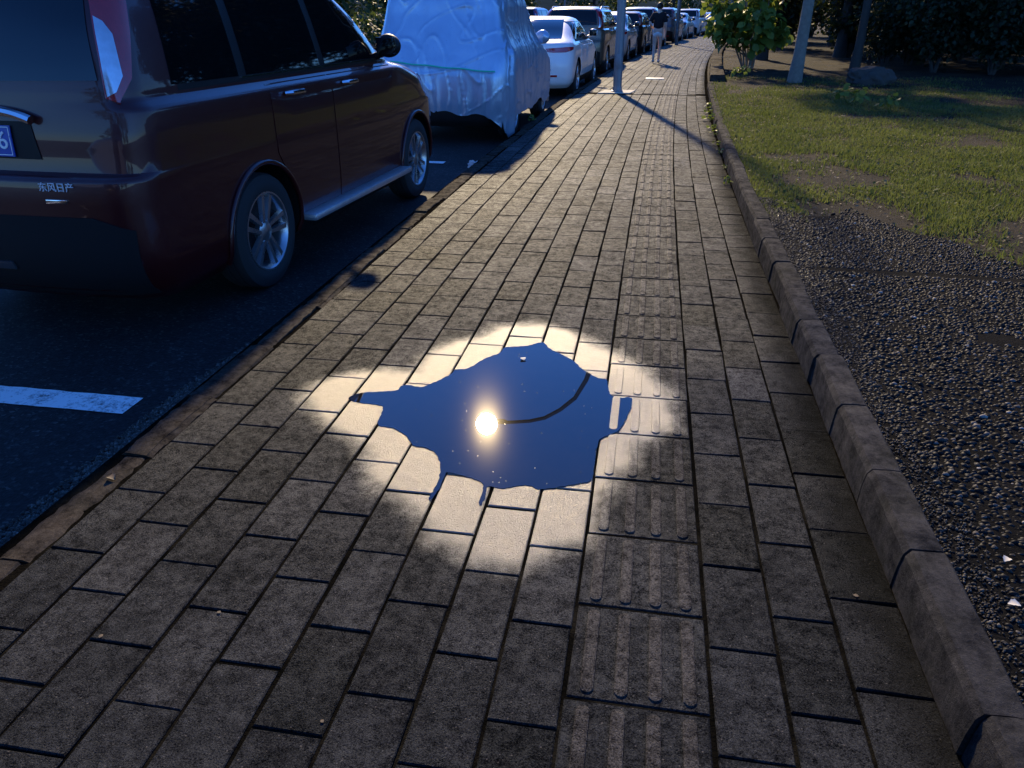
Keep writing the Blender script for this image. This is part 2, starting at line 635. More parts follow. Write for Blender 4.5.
# ------------------------------------------------------------------ sidewalk: running-bond pavers, tactile strip
PUD = [(-1.131, 2.647), (-1.096, 2.695), (-0.96, 2.742), (-0.954, 2.783), (-0.917, 2.8), (-0.861, 2.792), (-0.779, 2.922), (-0.764, 2.988), (-0.713, 3.008), (-0.665, 3.12), (-0.606, 3.199), (-0.594, 3.268), (-0.499, 3.302), (-0.431, 3.357), (-0.38, 3.28), (-0.271, 3.176), (-0.215, 3.082), (-0.148, 3.009), (-0.104, 2.992), (-0.087, 2.875), (-0.056, 2.828), (0.0, 2.841), (0.012, 2.789), (-0.024, 2.583), (-0.06, 2.522), (-0.097, 2.484), (-0.106, 2.398), (-0.106, 2.29), (-0.107, 2.199), (-0.157, 2.165), (-0.191, 2.15), (-0.235, 2.126), (-0.28, 2.114), (-0.296, 2.128), (-0.341, 2.125), (-0.384, 2.1), (-0.424, 2.102), (-0.442, 2.098), (-0.440, 1.996), (-0.451, 1.999), (-0.459, 2.107), (-0.493, 2.137), (-0.552, 2.156), (-0.598, 2.159), (-0.598, 2.071), (-0.608, 1.997), (-0.618, 2.002), (-0.614, 2.112), (-0.634, 2.211), (-0.672, 2.283), (-0.719, 2.313), (-0.763, 2.318), (-0.806, 2.381), (-0.876, 2.431), (-0.94, 2.448), (-0.96, 2.567), (-0.986, 2.602), (-1.097, 2.614)]
WET = [(-1.35, 2.633), (-1.346, 2.779), (-1.236, 2.88), (-1.084, 2.97), (-0.978, 2.96), (-0.955, 3.151), (-0.849, 3.341), (-0.764, 3.407), (-0.698, 3.554), (-0.455, 3.638), (-0.278, 3.544), (-0.119, 3.354), (0.033, 3.206), (0.186, 2.926), (0.209, 2.725), (0.209, 2.588), (0.15, 2.547), (0.077, 2.461), (0.051, 2.345), (0.007, 2.221), (-0.031, 2.066), (-0.054, 1.929), (-0.066, 1.839), (-0.157, 1.80), (-0.209, 1.747), (-0.261, 1.683), (-0.324, 1.685), (-0.385, 1.701), (-0.43, 1.707), (-0.518, 1.761), (-0.564, 1.753), (-0.644, 1.879), (-0.73, 1.946), (-0.807, 1.996), (-0.877, 2.094), (-0.931, 2.203), (-0.986, 2.292), (-1.069, 2.338), (-1.167, 2.414), (-1.29, 2.527)]


def sdist(px, py, poly):
    """signed distance to a polygon, positive inside (numpy arrays)"""
    P = np.array(poly)
    A, B = P, np.roll(P, -1, axis=0)
    d = np.full(px.shape, 1e9)
    inside = np.zeros(px.shape, bool)
    for (ax, ay), (bx, by) in zip(A, B):
        ex, ey = bx - ax, by - ay
        t = np.clip(((px - ax) * ex + (py - ay) * ey) / (ex * ex + ey * ey + 1e-12), 0, 1)
        d = np.minimum(d, np.hypot(px - ax - t * ex, py - ay - t * ey))
        c = ((ay > py) != (by > py)) & (px < (bx - ax) * (py - ay) / (by - ay + 1e-15) + ax)
        inside ^= c
    return np.where(inside, d, -d)


PITCH_Y = 0.315
cols = [(-0.265, -0.100, 1.190), (-0.430, -0.265, 1.050), (-0.603, -0.430, 1.210), (-0.775, -0.603, 1.083), (-0.945, -0.775, 1.247),
        (-1.120, -0.945, 1.095), (-1.300, -1.120, 1.257), (-1.475, -1.300, 1.419), (-1.655, -1.475, 1.570),
        (0.235, 0.405, 1.180), (0.405, 0.565, 1.320), (0.565, 0.745, 1.415)]
pv, pf, prnd, ptyp, pwet, pdirt = [], [], [], [], [], []


def right_edge(y):
    return 0.742 + 0.05 * min(max((y - 6) / 8, 0), 1)


def add_block(x0, x1, y0, y1, ztop, tilt, yaw, rnd, typ, bev, grid=None, skew=0.0):
    cx_, cy_ = (x0 + x1) / 2, (y0 + y1) / 2
    b0 = len(pv)
    cs, sn = math.cos(yaw), math.sin(yaw)

    def put(x, y, z):
        dx, dy = x - cx_, y - cy_
        zz = z + tilt[0] * dx + tilt[1] * dy if z > -0.02 else z
        X = cx_ + dx * cs - dy * sn
        Y = cy_ + dx * sn + dy * cs
        pv.append((X + bend(Y), Y, zz))
        la = X - right_edge(Y)
        pdirt.append(max(0.0, 1 - abs(min(la, 0)) / 0.22) if la > -0.3 else 0.0)
        pwet.append(0.0)
    nx, ny = grid or (1, 1)
    ix0, ix1, iy0, iy1 = x0 + bev, x1 - bev, y0 + bev, y1 - bev
    for j in range(ny + 1):
        for i in range(nx + 1):
            put(ix0 + (ix1 - ix0) * i / nx, iy0 + (iy1 - iy0) * j / ny, ztop)
    w = nx + 1
    for j in range(ny):
        for i in range(nx):
            a = b0 + j * w + i
            pf.append((a, a + 1, a + 1 + w, a + w))
            prnd.append(rnd); ptyp.append(typ)
    # bevel and skirt
    ring = [b0 + i for i in range(nx)] + [b0 + j * w + nx for j in range(ny)] + [b0 + ny * w + i for i in range(nx, 0, -1)] + [b0 + j * w for j in range(ny, 0, -1)]
    loops = []
    for zz, ex in ((ztop - bev, bev), (ztop - 0.03, bev)):
        st = len(pv)
        for idx in ring:
            k = idx - b0
            i, j = k % w, k // w
            x = ix0 + (ix1 - ix0) * i / nx + (-ex if i == 0 else ex if i == nx else 0)
            y = iy0 + (iy1 - iy0) * j / ny + (-ex if j == 0 else ex if j == ny else 0)
            put(x, y, zz)
        loops.append(list(range(st, len(pv))))
    n = len(ring)
    for A, B in ((ring, loops[0]), (loops[0], loops[1])):
        for k in range(n):
            k2 = (k + 1) % n
            pf.append((A[k2], A[k], B[k], B[k2]))
            prnd.append(rnd * 0.8); ptyp.append(typ)


def add_ridge(cx_, y0, y1, z0, h, hw, rnd, nseg):
    """a raised bar with rounded ends"""
    r = hw
    outl, inl = [], []
    for k in range(9):
        a = -math.pi + math.pi * k / 8
        outl.append((cx_ + r * math.cos(a), y0 + r + r * math.sin(a)))
    for k in range(1, nseg):
        outl.append((cx_ + r, y0 + r + (y1 - y0 - 2 * r) * k / nseg))
    for k in range(9):
        a = math.pi * k / 8
        outl.append((cx_ + r * math.cos(a), y1 - r + r * math.sin(a)))
    for k in range(1, nseg):
        outl.append((cx_ - r, y1 - r - (y1 - y0 - 2 * r) * k / nseg))
    b0 = len(pv)
    n = len(outl)
    my = (y0 + y1) / 2
    for sc, z in ((1.0, z0 - 0.002), (0.93, z0 + h * 0.75), (0.72, z0 + h)):
        for (x, y) in outl:
            X = cx_ + (x - cx_) * sc
            dy_ = (1.0 - sc) * 0.05
            Y = my + math.copysign(max(abs(y - my) - dy_, 0), y - my)
            pv.append((X + bend(Y), Y, z)); pwet.append(0.0); pdirt.append(0.0)
    for q in range(2):
        for k in range(n):
            k2 = (k + 1) % n
            pf.append((b0 + q * n + k, b0 + q * n + k2, b0 + (q + 1) * n + k2, b0 + (q + 1) * n + k))
            prnd.append(rnd); ptyp.append(1.0)
    # top as quads across the bar
    t0 = b0 + 2 * n
    half = n // 2
    for k in range(half):
        a, b = t0 + k, t0 + k + 1
        c, d = t0 + (n - 2 - k) % n, t0 + (n - 1 - k) % n
        if len({a, b, c, d}) >= 3:
            seen = []
            for q in (a, b, c, d):
                if q not in seen:
                    seen.append(q)
            pf.append(tuple(seen)); prnd.append(rnd); ptyp.append(1.0)


def in_zone(y):
    return 1.3 < y < 3.95


R_ = random.Random(3)
for (x0, x1, ph) in cols:
    k0 = int((-3 - ph) / PITCH_Y)
    k1 = int((88 - ph) / PITCH_Y)
    right = x0 > 0.2
    for k in range(k0, k1):
        y0, y1 = ph + k * PITCH_Y, ph + (k + 1) * PITCH_Y
        if y0 < 15.62 < y1 + 0.02:
            y1 = min(y1, 15.60)
            if y1 - y0 < 0.03:
                continue
        elif y0 < 15.64 and y0 > 15.60:
            y0 = 15.64
        far = y0 > 30
        g = R_.uniform(0.0025, 0.0045)
        jx, jy = R_.gauss(0, 0.0010), R_.gauss(0, 0.0016)
        zone = in_zone(y0) and x1 < 0.3
        amp = 0.5 if zone else (1.8 if right else 1.0)
        zt = R_.gauss(0, 0.0007) * amp - (0.001 if zone else 0)
        tilt = (R_.gauss(0, 0.005) * amp, R_.gauss(0, 0.0035) * amp)
        if right and R_.random() < 0.25:
            tilt = (R_.gauss(0, 0.014), R_.gauss(0, 0.010))
            zt += 0.001
        add_block(x0 + g + 0.0012 + jx, x1 - g - 0.0012 + jx, y0 + g + jy, y1 - g + jy, zt, tilt, R_.gauss(0, 0.004) * (2 if right else 1),
                  min(1, max(0, R_.gauss(0.5, 0.24))), 0.0, 0.003, (10, 20) if zone else None)
ph = 1.283
for k in range(int((-3 - ph) / PITCH_Y), int((88 - ph) / PITCH_Y)):
    y0, y1 = ph + k * PITCH_Y, ph + (k + 1) * PITCH_Y
    if y0 < 15.64 and y1 > 15.60:
        y1 = 15.60
        if y1 - y0 < 0.05:
            continue
    zone = in_zone(y0)
    rr = min(1, max(0, R_.gauss(0.5, 0.2)))
    zt = -0.0025 + R_.gauss(0, 0.0008)
    jx = R_.gauss(0, 0.0015)
    add_block(-0.097 + jx, 0.231 + jx, y0 + 0.003, y1 - 0.003, zt, (0, R_.gauss(0, 0.002)), R_.gauss(0, 0.003), rr * 0.8, 0.5 if y0 < 5 else 0.5 + 0.4 * min((y0 - 5) / 6, 1), 0.004, (20, 20) if zone else None)
    if y0 < 45:
        for q in range(4):
            cx_ = 0.067 + jx + (q - 1.5) * 0.079
            add_ridge(cx_, y0 + 0.016, y1 - 0.016, zt, 0.0050, 0.0165, min(1, rr + 0.35), 12 if zone else 2)
PV = np.array(pv)
wet = np.array(pwet)
mask = (PV[:, 1] > 1.3) & (PV[:, 1] < 4.1) & (PV[:, 0] < 0.35) & (PV[:, 0] > -1.7)
nz = np.array([noise.noise(Vector((x * 9, y * 9, 0.3))) * 0.03 + noise.noise(Vector((x * 26, y * 26, 4.0))) * 0.012 for x, y, z in PV[mask]])
sd = sdist(PV[mask, 0], PV[mask, 1], WET) + nz
t = np.clip((sd + 0.045) / 0.13, 0, 1)
wet[mask] = t * t * (3 - 2 * t)
me = mesh_of('sidewalk', PV, pf, M_PAVER, None, {'rnd': ('FACE', prnd), 'typ': ('FACE', ptyp), 'wet': ('POINT', wet), 'dirt': ('POINT', pdirt)})
tag(obj('sidewalk', me), kind='structure')

# ------------------------------------------------------------------ puddle
def smooth_poly(P, n=6):
    out = []
    m = len(P)
    for i in range(m):
        p0, p1, p2, p3 = (Vector(P[(i + k) % m]).to_2d() for k in (-1, 0, 1, 2))
        seg = max(2, min(n, int((p2 - p1).length / 0.008)))
        for k in range(seg):
            t_ = k / seg
            t2, t3 = t_ * t_, t_ ** 3
            q = 0.5 * ((2 * p1) + (-p0 + p2) * t_ + (2 * p0 - 5 * p1 + 4 * p2 - p3) * t2 + (-p0 + 3 * p1 - 3 * p2 + p3) * t3)
            out.append(q * 0.75 + (p1 + (p2 - p1) * t_) * 0.25)
    return out


pp = smooth_poly(PUD, 12)
pp = [q + Vector((noise.noise(Vector((q.x * 60, q.y * 60, 1))), noise.noise(Vector((q.x * 60, q.y * 60, 7))))) * 0.005 for q in pp]
bm = bmesh.new()
bv = [bm.verts.new((q.x, q.y, 0.0012)) for q in pp]
be = [bm.edges.new((bv[i], bv[(i + 1) % len(bv)])) for i in range(len(bv))]
bmesh.ops.triangle_fill(bm, edges=be, use_beauty=True)
for f in bm.faces:
    if f.normal.z < 0:
        f.normal_flip()
me = bpy.data.meshes.new('puddle')
bm.to_mesh(me)
bm.free()
me.materials.append(M_WATER)
tag(obj('puddle', me), kind='structure')

# ------------------------------------------------------------------ kerbs
def stone(vs, fs, rn, section, y0, y1, rnd, jit, yaw=0.0, nseg=6, lean=0.0, rough=0.0):
    """a kerb stone: a cross-section (lat, z) carried along the kerb, edges worn by noise"""
    b = len(vs)
    m = len(section)
    ym = (y0 + y1) / 2
    for k in range(nseg + 1):
        y = y0 + (y1 - y0) * k / nseg
        endin = 0.004 if k in (0, nseg) else 0.0
        for (a, z) in section:
            w = Vector((a * 7, y * 7, z * 7))
            d = noise.noise_vector(w * 4.3) * 0.0022 + noise.noise_vector(w) * 0.002
            if rough:
                d = d + noise.noise_vector(w * 3.1 + Vector((5, 1, 2))) * rough
            X = a + jit[0] + (y - ym) * yaw + lean * z
            zz = z + jit[1] + (y - ym) * jit[2]
            if endin and z > 0:
                zz -= endin
            vs.append((bend(y) + X + d.x, y + d.y * 0.5, zz + (d.z if z > -0.05 else 0)))
    for k in range(nseg):
        for i in range(m):
            i2 = (i + 1) % m
            fs.append((b + k * m + i, b + k * m + i2, b + (k + 1) * m + i2, b + (k + 1) * m + i))
            rn.append(rnd)
    fs.append(tuple(b + i for i in range(m - 1, -1, -1))); rn.append(rnd)
    fs.append(tuple(b + nseg * m + i for i in range(m))); rn.append(rnd)


R_ = random.Random(11)
kv, kf, kr = [], [], []
# left, towards the road
y = -3.1
secL = [(-1.675, -0.2), (-1.668, -0.012), (-1.672, -0.003), (-1.685, 0.0), (-1.76, 0.0), (-1.775, -0.004), (-1.785, -0.016), (-1.79, -0.2)]
while y < 90:
    ln = R_.uniform(0.46, 0.60) if y < 40 else 1.2
    sec = [(a + (R_.uniform(-0.012, 0.012) if z > -0.1 else 0), z) for a, z in secL]
    stone(kv, kf, kr, sec, y + 0.004, y + ln - 0.004, R_.random(), (R_.gauss(0, 0.006), R_.gauss(0.003, 0.004), R_.gauss(0, 0.012)), R_.gauss(0, 0.012), 18 if y < 12 else 3, 0.0, 0.007 if y < 14 else 0.0)
    y += ln
# right, holding the lawn: leaning, settled blocks, some knocked out of line
joints = [-2.9, -2.3, -1.75, -1.2, -0.65, -0.1, 0.43, 0.85, 1.27, 1.81, 2.22, 2.67, 3.13, 3.55, 4.02, 4.5, 5.0, 5.5]
while joints[-1] < 17.6:
    joints.append(joints[-1] + R_.uniform(0.46, 0.56))
joints[-1] = 17.75
for i in range(len(joints) - 1):
    y0, y1 = joints[i], joints[i + 1]
    ym = (y0 + y1) / 2
    e = right_edge(ym)
    lo = min(max((ym - 5.2) / 7, 0), 1)
    top = 0.128 - 0.035 * lo
    sec = [(e - 0.006, -0.1), (e + 0.002, 0.0), (e + 0.006, top * 0.5), (e + 0.012, top - 0.020), (e + 0.026, top - 0.001), (e + 0.075, top + 0.001), (e + 0.108, top), (e + 0.116, top - 0.008), (e + 0.120, -0.1)]
    j = R_.gauss(0, 0.004)
    stone(kv, kf, kr, sec, y0 + 0.0035, y1 - 0.0035, R_.random(), (j, R_.gauss(0, 0.003), R_.gauss(0, 0.007)), R_.gauss(0, 0.008), 10 if y0 < 9 else 4)
me = mesh_of('kerb', kv, kf, M_KERB_R, 22, {'rnd': ('FACE', kr)})
# the left run is browner and chipped
me.materials.append(M_KERB_L)
cx_ = np.zeros(len(me.polygons) * 3)
me.polygons.foreach_get('center', cx_)
cen = cx_.reshape(-1, 3)
mi = [1 if (c[0] - bend(c[1])) < -1 else 0 for c in cen]
me.polygons.foreach_set('material_index', mi)
tag(obj('kerb', me), kind='structure')
# taller edging blocks further on
kv, kf, kr = [], [], []
y = 17.9
while y < 80:
    ln = 1.0
    e = 0.84
    sec = [(e, -0.1), (e + 0.004, 0.0), (e + 0.012, 0.20), (e + 0.03, 0.215), (e + 0.30, 0.215), (e + 0.315, 0.20), (e + 0.32, -0.1)]
    stone(kv, kf, kr, sec, y + 0.005, y + ln - 0.005, R_.random(), (R_.gauss(0, 0.008), R_.gauss(0, 0.004), 0), R_.gauss(0, 0.006), 3)
    y += ln
me = mesh_of('edging_kerb', kv, kf, M_KERB_L, 40, {'rnd': ('FACE', kr)})
tag(obj('edging_kerb', me), kind='structure')

# loose grit piled against the road side of the left kerb
n = 20000
gy = rng.uniform(-1.0, 4.4, n)
u = rng.beta(1.0, 1.9, n)
width = np.where(gy < 2.8, 0.24, 0.24 - 0.12 * np.clip((gy - 2.8) / 1.5, 0, 1))
gx = -1.785 - u * width
gz = ROAD_Z + 0.002 + (0.105 * np.clip((3.6 - gy) / 1.0, 0.25, 1)) * (1 - u) ** 0.9
gs = rng.uniform(0.003, 0.010, n)
OCT = np.array([(1, 0, 0), (-1, 0, 0), (0, 1, 0), (0, -1, 0), (0, 0, 1), (0, 0, -1)], float)
OF = np.array([(0, 2, 4), (2, 1, 4), (1, 3, 4), (3, 0, 4), (2, 0, 5), (1, 2, 5), (3, 1, 5), (0, 3, 5)])


def scatter_mesh(name, base_v, base_f, loc, scl, rotm, mat, rnd=None, smooth=True):
    n_ = len(loc)
    bv_, bf_ = np.asarray(base_v, float), np.asarray(base_f)
    V = np.einsum('nij,nkj->nki', rotm, bv_[None, :, :] * scl[:, None, :]) + loc[:, None, :]
    F = (bf_[None, :, :] + (np.arange(n_) * len(bv_))[:, None, None]).reshape(-1, bf_.shape[1])
    me_ = bpy.data.meshes.new(name)
    V = V.reshape(-1, 3)
    me_.vertices.add(len(V))
    me_.vertices.foreach_set('co', V.astype(np.float32).ravel())
    k = bf_.shape[1]
    me_.loops.add(F.size)
    me_.loops.foreach_set('vertex_index', F.astype(np.int32).ravel())
    me_.polygons.add(len(F))
    me_.polygons.foreach_set('loop_start', np.arange(0, F.size, k, dtype=np.int32))
    me_.polygons.foreach_set('loop_total', np.full(len(F), k, dtype=np.int32))
    if smooth:
        me_.polygons.foreach_set('use_smooth', np.ones(len(F), dtype=bool))
    me_.materials.append(mat)
    if rnd is not None:
        a = me_.attributes.new('rnd', 'FLOAT', 'FACE')
        a.data.foreach_set('value', np.repeat(rnd, len(bf_)).astype(np.float32))
    me_.update(calc_edges=True)
    me_.validate()
    return me_


def rot_from(az, tilt, roll):
    ca, sa, ct, st, cr, sr = np.cos(az), np.sin(az), np.cos(tilt), np.sin(tilt), np.cos(roll), np.sin(roll)
    Z = np.zeros_like(az); O = np.ones_like(az)
    Rz = np.stack([np.stack([ca, -sa, Z], -1), np.stack([sa, ca, Z], -1), np.stack([Z, Z, O], -1)], 1)
    Rx = np.stack([np.stack([O, Z, Z], -1), np.stack([Z, ct, -st], -1), np.stack([Z, st, ct], -1)], 1)
    Ry = np.stack([np.stack([cr, Z, sr], -1), np.stack([Z, O, Z], -1), np.stack([-sr, Z, cr], -1)], 1)
    return Rz @ Rx @ Ry


M_GRIT = None
def vcol_mat(name, stops, rough=0.8, spec=0.4, ior=1.5):
    m, nt, p = new_mat(name)
    c = ramp(nt, attr(nt, 'rnd'), stops)
    L(nt, c, p.inputs['Base Color'])
    f = noise_tex(nt, pos(nt), 90, 3)
    L(nt, math_n(nt, 'MULTIPLY_ADD', f, 0.3 * rough, rough * 0.85), p.inputs['Roughness'])
    p.inputs['Specular IOR Level'].default_value = spec
    p.inputs['IOR'].default_value = ior
    return m


M_GRIT = vcol_mat('grit', [(0, (0.025, 0.022, 0.018)), (0.7, (0.06, 0.054, 0.045)), (1, (0.18, 0.165, 0.14))])
rn = rng.uniform(0, 1, n)
me = scatter_mesh('gravel', OCT, OF, np.stack([gx, gy, gz], -1), gs[:, None] * rng.uniform(0.7, 1.3, (n, 3)), rot_from(rng.uniform(0, 6.28, n), rng.uniform(0, 3, n), rng.uniform(0, 3, n)), M_GRIT, rn, False)
tag(obj('gravel', me), 'grey grit and gravel piled along the road side of the kerb', kind='stuff')

# white parking bay line
lv = []
for (x0, x1, y0a, y0b, y1a, y1b) in [(-4.20, -2.13, 2.575, 2.575, 2.735, 2.725)]:
    nseg = 40
    for k in range(nseg + 1):
        t_ = k / nseg
        x = x0 + (x1 - x0) * t_
        lv.append((x + (0.06 if k == nseg else 0) * 0, y0a + (y0b - y0a) * t_ + R_.uniform(-0.003, 0.003), ROAD_Z + 0.004))
        lv.append((x + (0.0 if k == nseg else 0), y1a + (y1b - y1a) * t_ + R_.uniform(-0.003, 0.003), ROAD_Z + 0.004))
lf = [(2 * k, 2 * k + 2, 2 * k + 3, 2 * k + 1) for k in range(40)]
# the long line between the parking bays and the lane, and the next bay line
b = len(lv)
for y in [-6 + 2 * i for i in range(45)]:
    lv += [(bend(y) - 4.35, y, ROAD_Z + 0.004), (bend(y) - 4.22, y, ROAD_Z + 0.004)]
for k in range(44):
    if not (b + 2 * k == b):
        lf.append((b + 2 * k, b + 2 * k + 1, b + 2 * k + 3, b + 2 * k + 2))
for yb in (8.6, 14.9, 21.0, 27.0):
    b = len(lv)
    lv += [(bend(yb) - 4.2, yb, ROAD_Z + 0.008), (bend(yb) - 2.3, yb, ROAD_Z + 0.008), (bend(yb) - 2.3, yb + 0.13, ROAD_Z + 0.008), (bend(yb) - 4.2, yb + 0.13, ROAD_Z + 0.008)]
    lf.append((b, b + 1, b + 2, b + 3))
tag(obj('road_markings', mesh_of('road_markings', lv, lf, M_LINE)), kind='structure')

# ------------------------------------------------------------------ pebble path: stones set on edge in dark mortar
def path_edge(a):
    """how far the pebbles reach before the grass takes over"""
    return 6.15 - 0.95 * (a - 0.85) + 0.22 * math.sin(a * 5.0) + 0.12 * math.sin(a * 13 + 1)


pb = []
ysp = [-3 + 0.15 * i for i in range(62)]
vs, fs = [], []
nx = 24
for y in ysp:
    for i in range(nx + 1):
        a = 0.78 + 3.4 * i / nx
        yy = min(y, path_edge(a) + 0.05)
        vs.append((bend(yy) + a, yy, LAWN_Z + 0.022 + 0.004 * noise.noise(Vector((a * 4, yy * 4, 0)))))
for j in range(len(ysp) - 1):
    for i in range(nx):
        fs.append((j * (nx + 1) + i, j * (nx + 1) + i + 1, (j + 1) * (nx + 1) + i + 1, (j + 1) * (nx + 1) + i))
tag(obj('pebble_path', mesh_of('pebble_path', vs, fs, M_MORTAR)), kind='structure')
# pebbles on a jittered grid, standing on edge, long axis running the same way within a panel
bm = bmesh.new()
bmesh.ops.create_icosphere(bm, subdivisions=2, radius=1.0)
bm.verts.index_update()
IV = np.array([v.co[:] for v in bm.verts])
IF = np.array([[v.index for v in f.verts] for f in bm.faces])
bm.free()
bm = bmesh.new()
bmesh.ops.create_icosphere(bm, subdivisions=1, radius=1.0)
bm.verts.index_update()
IV1 = np.array([v.co[:] for v in bm.verts])
IF1 = np.array([[v.index for v in f.verts] for f in bm.faces])
bm.free()
loc, scl, az = [], [], []
gyv = np.arange(0.4, 6.4, 0.0150)
for y in gyv:
    for a in np.arange(0.80, 3.6, 0.0225):
        aa = a + rng.normal(0, 0.006)
        yy = y + rng.normal(0, 0.005)
        seam = abs(yy - (4.42 - 0.05 * (aa - 1.4)))
        if seam < 0.035:
            continue
        if aa < 0.93 + 0.05 * math.sin(yy * 4) and rng.random() < 0.8:
            continue
        if yy > path_edge(aa) + rng.normal(0, 0.06) or rng.random() < 0.05:
            continue
        if aa > 1.0 + yy * 0.62:
            continue
        if noise.noise(Vector((aa * 2.2, yy * 2.2, 9))) > 0.62:
            continue
        loc.append((aa + bend(yy), yy, LAWN_Z + 0.015 + rng.normal(0, 0.0025)))
        s = rng.uniform(0.75, 1.25)
        scl.append((0.0125 * s * rng.uniform(0.8, 1.2), 0.0066 * s * rng.uniform(0.8, 1.25), 0.014 * s))
        az.append((0.55 if yy > 4.42 else -0.35) + rng.normal(0, 0.35))
loc, scl, az = np.array(loc), np.array(scl), np.array(az)
n = len(loc)
M_PEB = vcol_mat('pebbles', [(0, (0.005, 0.005, 0.005)), (0.6, (0.014, 0.0138, 0.0135)), (0.92, (0.04, 0.038, 0.034)), (0.98, (0.11, 0.10, 0.09)), (1, (0.30, 0.28, 0.24))], rough=0.58, spec=0.15)
me = scatter_mesh('pebbles', IV1, IF1, loc, scl, rot_from(az, rng.normal(0, 0.22, n), rng.normal(0, 0.22, n)), M_PEB, rng.uniform(0, 1, n))
tag(obj('pebbles', me), 'small dark pebbles set on edge in the path beside the kerb', kind='stuff')

# dirt and chippings washed up between the kerb and the pebbles
nd = 9000
dy_ = rng.uniform(0.5, 6.3, nd)
da_ = 0.845 + 0.16 * rng.beta(1.0, 1.6, nd)
ds_ = rng.uniform(0.0015, 0.006, nd)
me = scatter_mesh('chippings', OCT, OF, np.stack([da_ + np.array([bend(v) for v in dy_]), dy_, np.full(nd, LAWN_Z + 0.024)], -1), ds_[:, None] * rng.uniform(0.6, 1.4, (nd, 3)),
                  rot_from(rng.uniform(0, 6.28, nd), rng.uniform(0, 3, nd), rng.uniform(0, 3, nd)), vcol_mat('chippings', [(0, (0.012, 0.010, 0.008)), (0.8, (0.035, 0.03, 0.024)), (1, (0.12, 0.11, 0.09))]), rng.uniform(0, 1, nd), False)
tag(obj('chippings', me), 'dark dirt and stone chippings in the strip between kerb and pebbles', kind='stuff')

# ------------------------------------------------------------------ grass
BLV = np.array([(-0.5, 0, 0), (0.5, 0, 0), (0.35, 0.12, 0.55), (-0.35, 0.12, 0.55), (0.0, 0.42, 1.0)])
BLF3 = np.array([(0, 1, 2), (0, 2, 3), (3, 2, 4)])
M_GRASS = leaf_mat('grass_blades', (0.030, 0.058, 0.012), (0.20, 0.195, 0.060), 0.45, 0.65)
pts = []
cnt = 0
tot = 150000
ty = 4.6 + 15.0 * rng.beta(1.0, 1.7, tot * 2)
ta = 0.84 + rng.uniform(0, 1, tot * 2) ** 0.9 * (1.2 + 0.42 * ty)
keep = []
for i in range(tot * 2):
    a, y = ta[i], ty[i]
    if y < path_edge(a) - 0.15 + rng.normal(0, 0.12):
        continue
    d = noise.noise(Vector((a * 1.1, y * 1.1, 5.5))) + 0.5 * noise.noise(Vector((a * 3.4, y * 3.4, 2.5)))
    bare = 0.55 * math.exp(-((y - path_edge(a) - 0.5) / 0.9) ** 2) * min(max((a - 0.95) / 0.5, 0), 1)
    if y > 15:
        bare += (y - 15) * 0.10
    if a < 1.15:
        bare -= 0.4
    if d < -0.22 + bare * 1.1 + rng.normal(0, 0.22):
        continue
    keep.append(i)
    if len(keep) >= tot:
        break
keep = np.array(keep)
ga, gy = ta[keep], ty[keep]
n = len(keep)
gx = ga + np.array([bend(v) for v in gy])
gz = np.array([lawn_z(a, y) for a, y in zip(ga, gy)]) - 0.004
ht = rng.uniform(0.022, 0.06, n) * (1 + 0.5 * np.array([noise.noise(Vector((a * 2, y * 2, 1))) for a, y in zip(ga, gy)]))
wd = rng.uniform(0.004, 0.0085, n) * (1 + gy * 0.035)
sc = np.stack([wd, ht, ht], -1)
rn = np.clip(0.5 + 0.45 * np.array([noise.noise(Vector((a * 1.6, y * 1.6, 8))) for a, y in zip(ga, gy)]) + rng.normal(0, 0.22, n), 0, 1)
me = scatter_mesh('grass', BLV, BLF3, np.stack([gx, gy, gz], -1), sc, rot_from(rng.uniform(0, 6.28, n), rng.normal(0.15, 0.45, n), rng.normal(0, 0.3, n)), M_GRASS, rn, False)
tag(obj('grass', me), 'short patchy sunlit grass of the lawn behind the kerb', kind='stuff')
# broad low leaves among the grass
LFV = np.array([(0, 0, 0), (0.32, 0.3, 0.05), (0.36, 0.65, 0.02), (0, 1.0, -0.10), (-0.36, 0.65, 0.02), (-0.32, 0.3, 0.05), (0, 0.5, -0.04)])
LFF = np.array([(0, 1, 6), (1, 2, 6), (2, 3, 6), (3, 4, 6), (4, 5, 6), (5, 0, 6)])
idx = rng.choice(n, 9000, replace=False)
m_ = len(idx)
ls = rng.uniform(0.014, 0.04, m_)
me = scatter_mesh('ground_cover', LFV, LFF, np.stack([gx[idx], gy[idx], gz[idx] + rng.uniform(0.012, 0.04, m_)], -1), np.stack([ls, ls, ls], -1),
                  rot_from(rng.uniform(0, 6.28, m_), rng.normal(0.1, 0.35, m_), rng.normal(0, 0.35, m_)), leaf_mat('clover', (0.040, 0.065, 0.012), (0.10, 0.11, 0.02), 0.4, 0.75), rng.uniform(0, 1, m_))
tag(obj('ground_cover', me), 'small broad weeds and clover scattered through the lawn grass', kind='stuff')
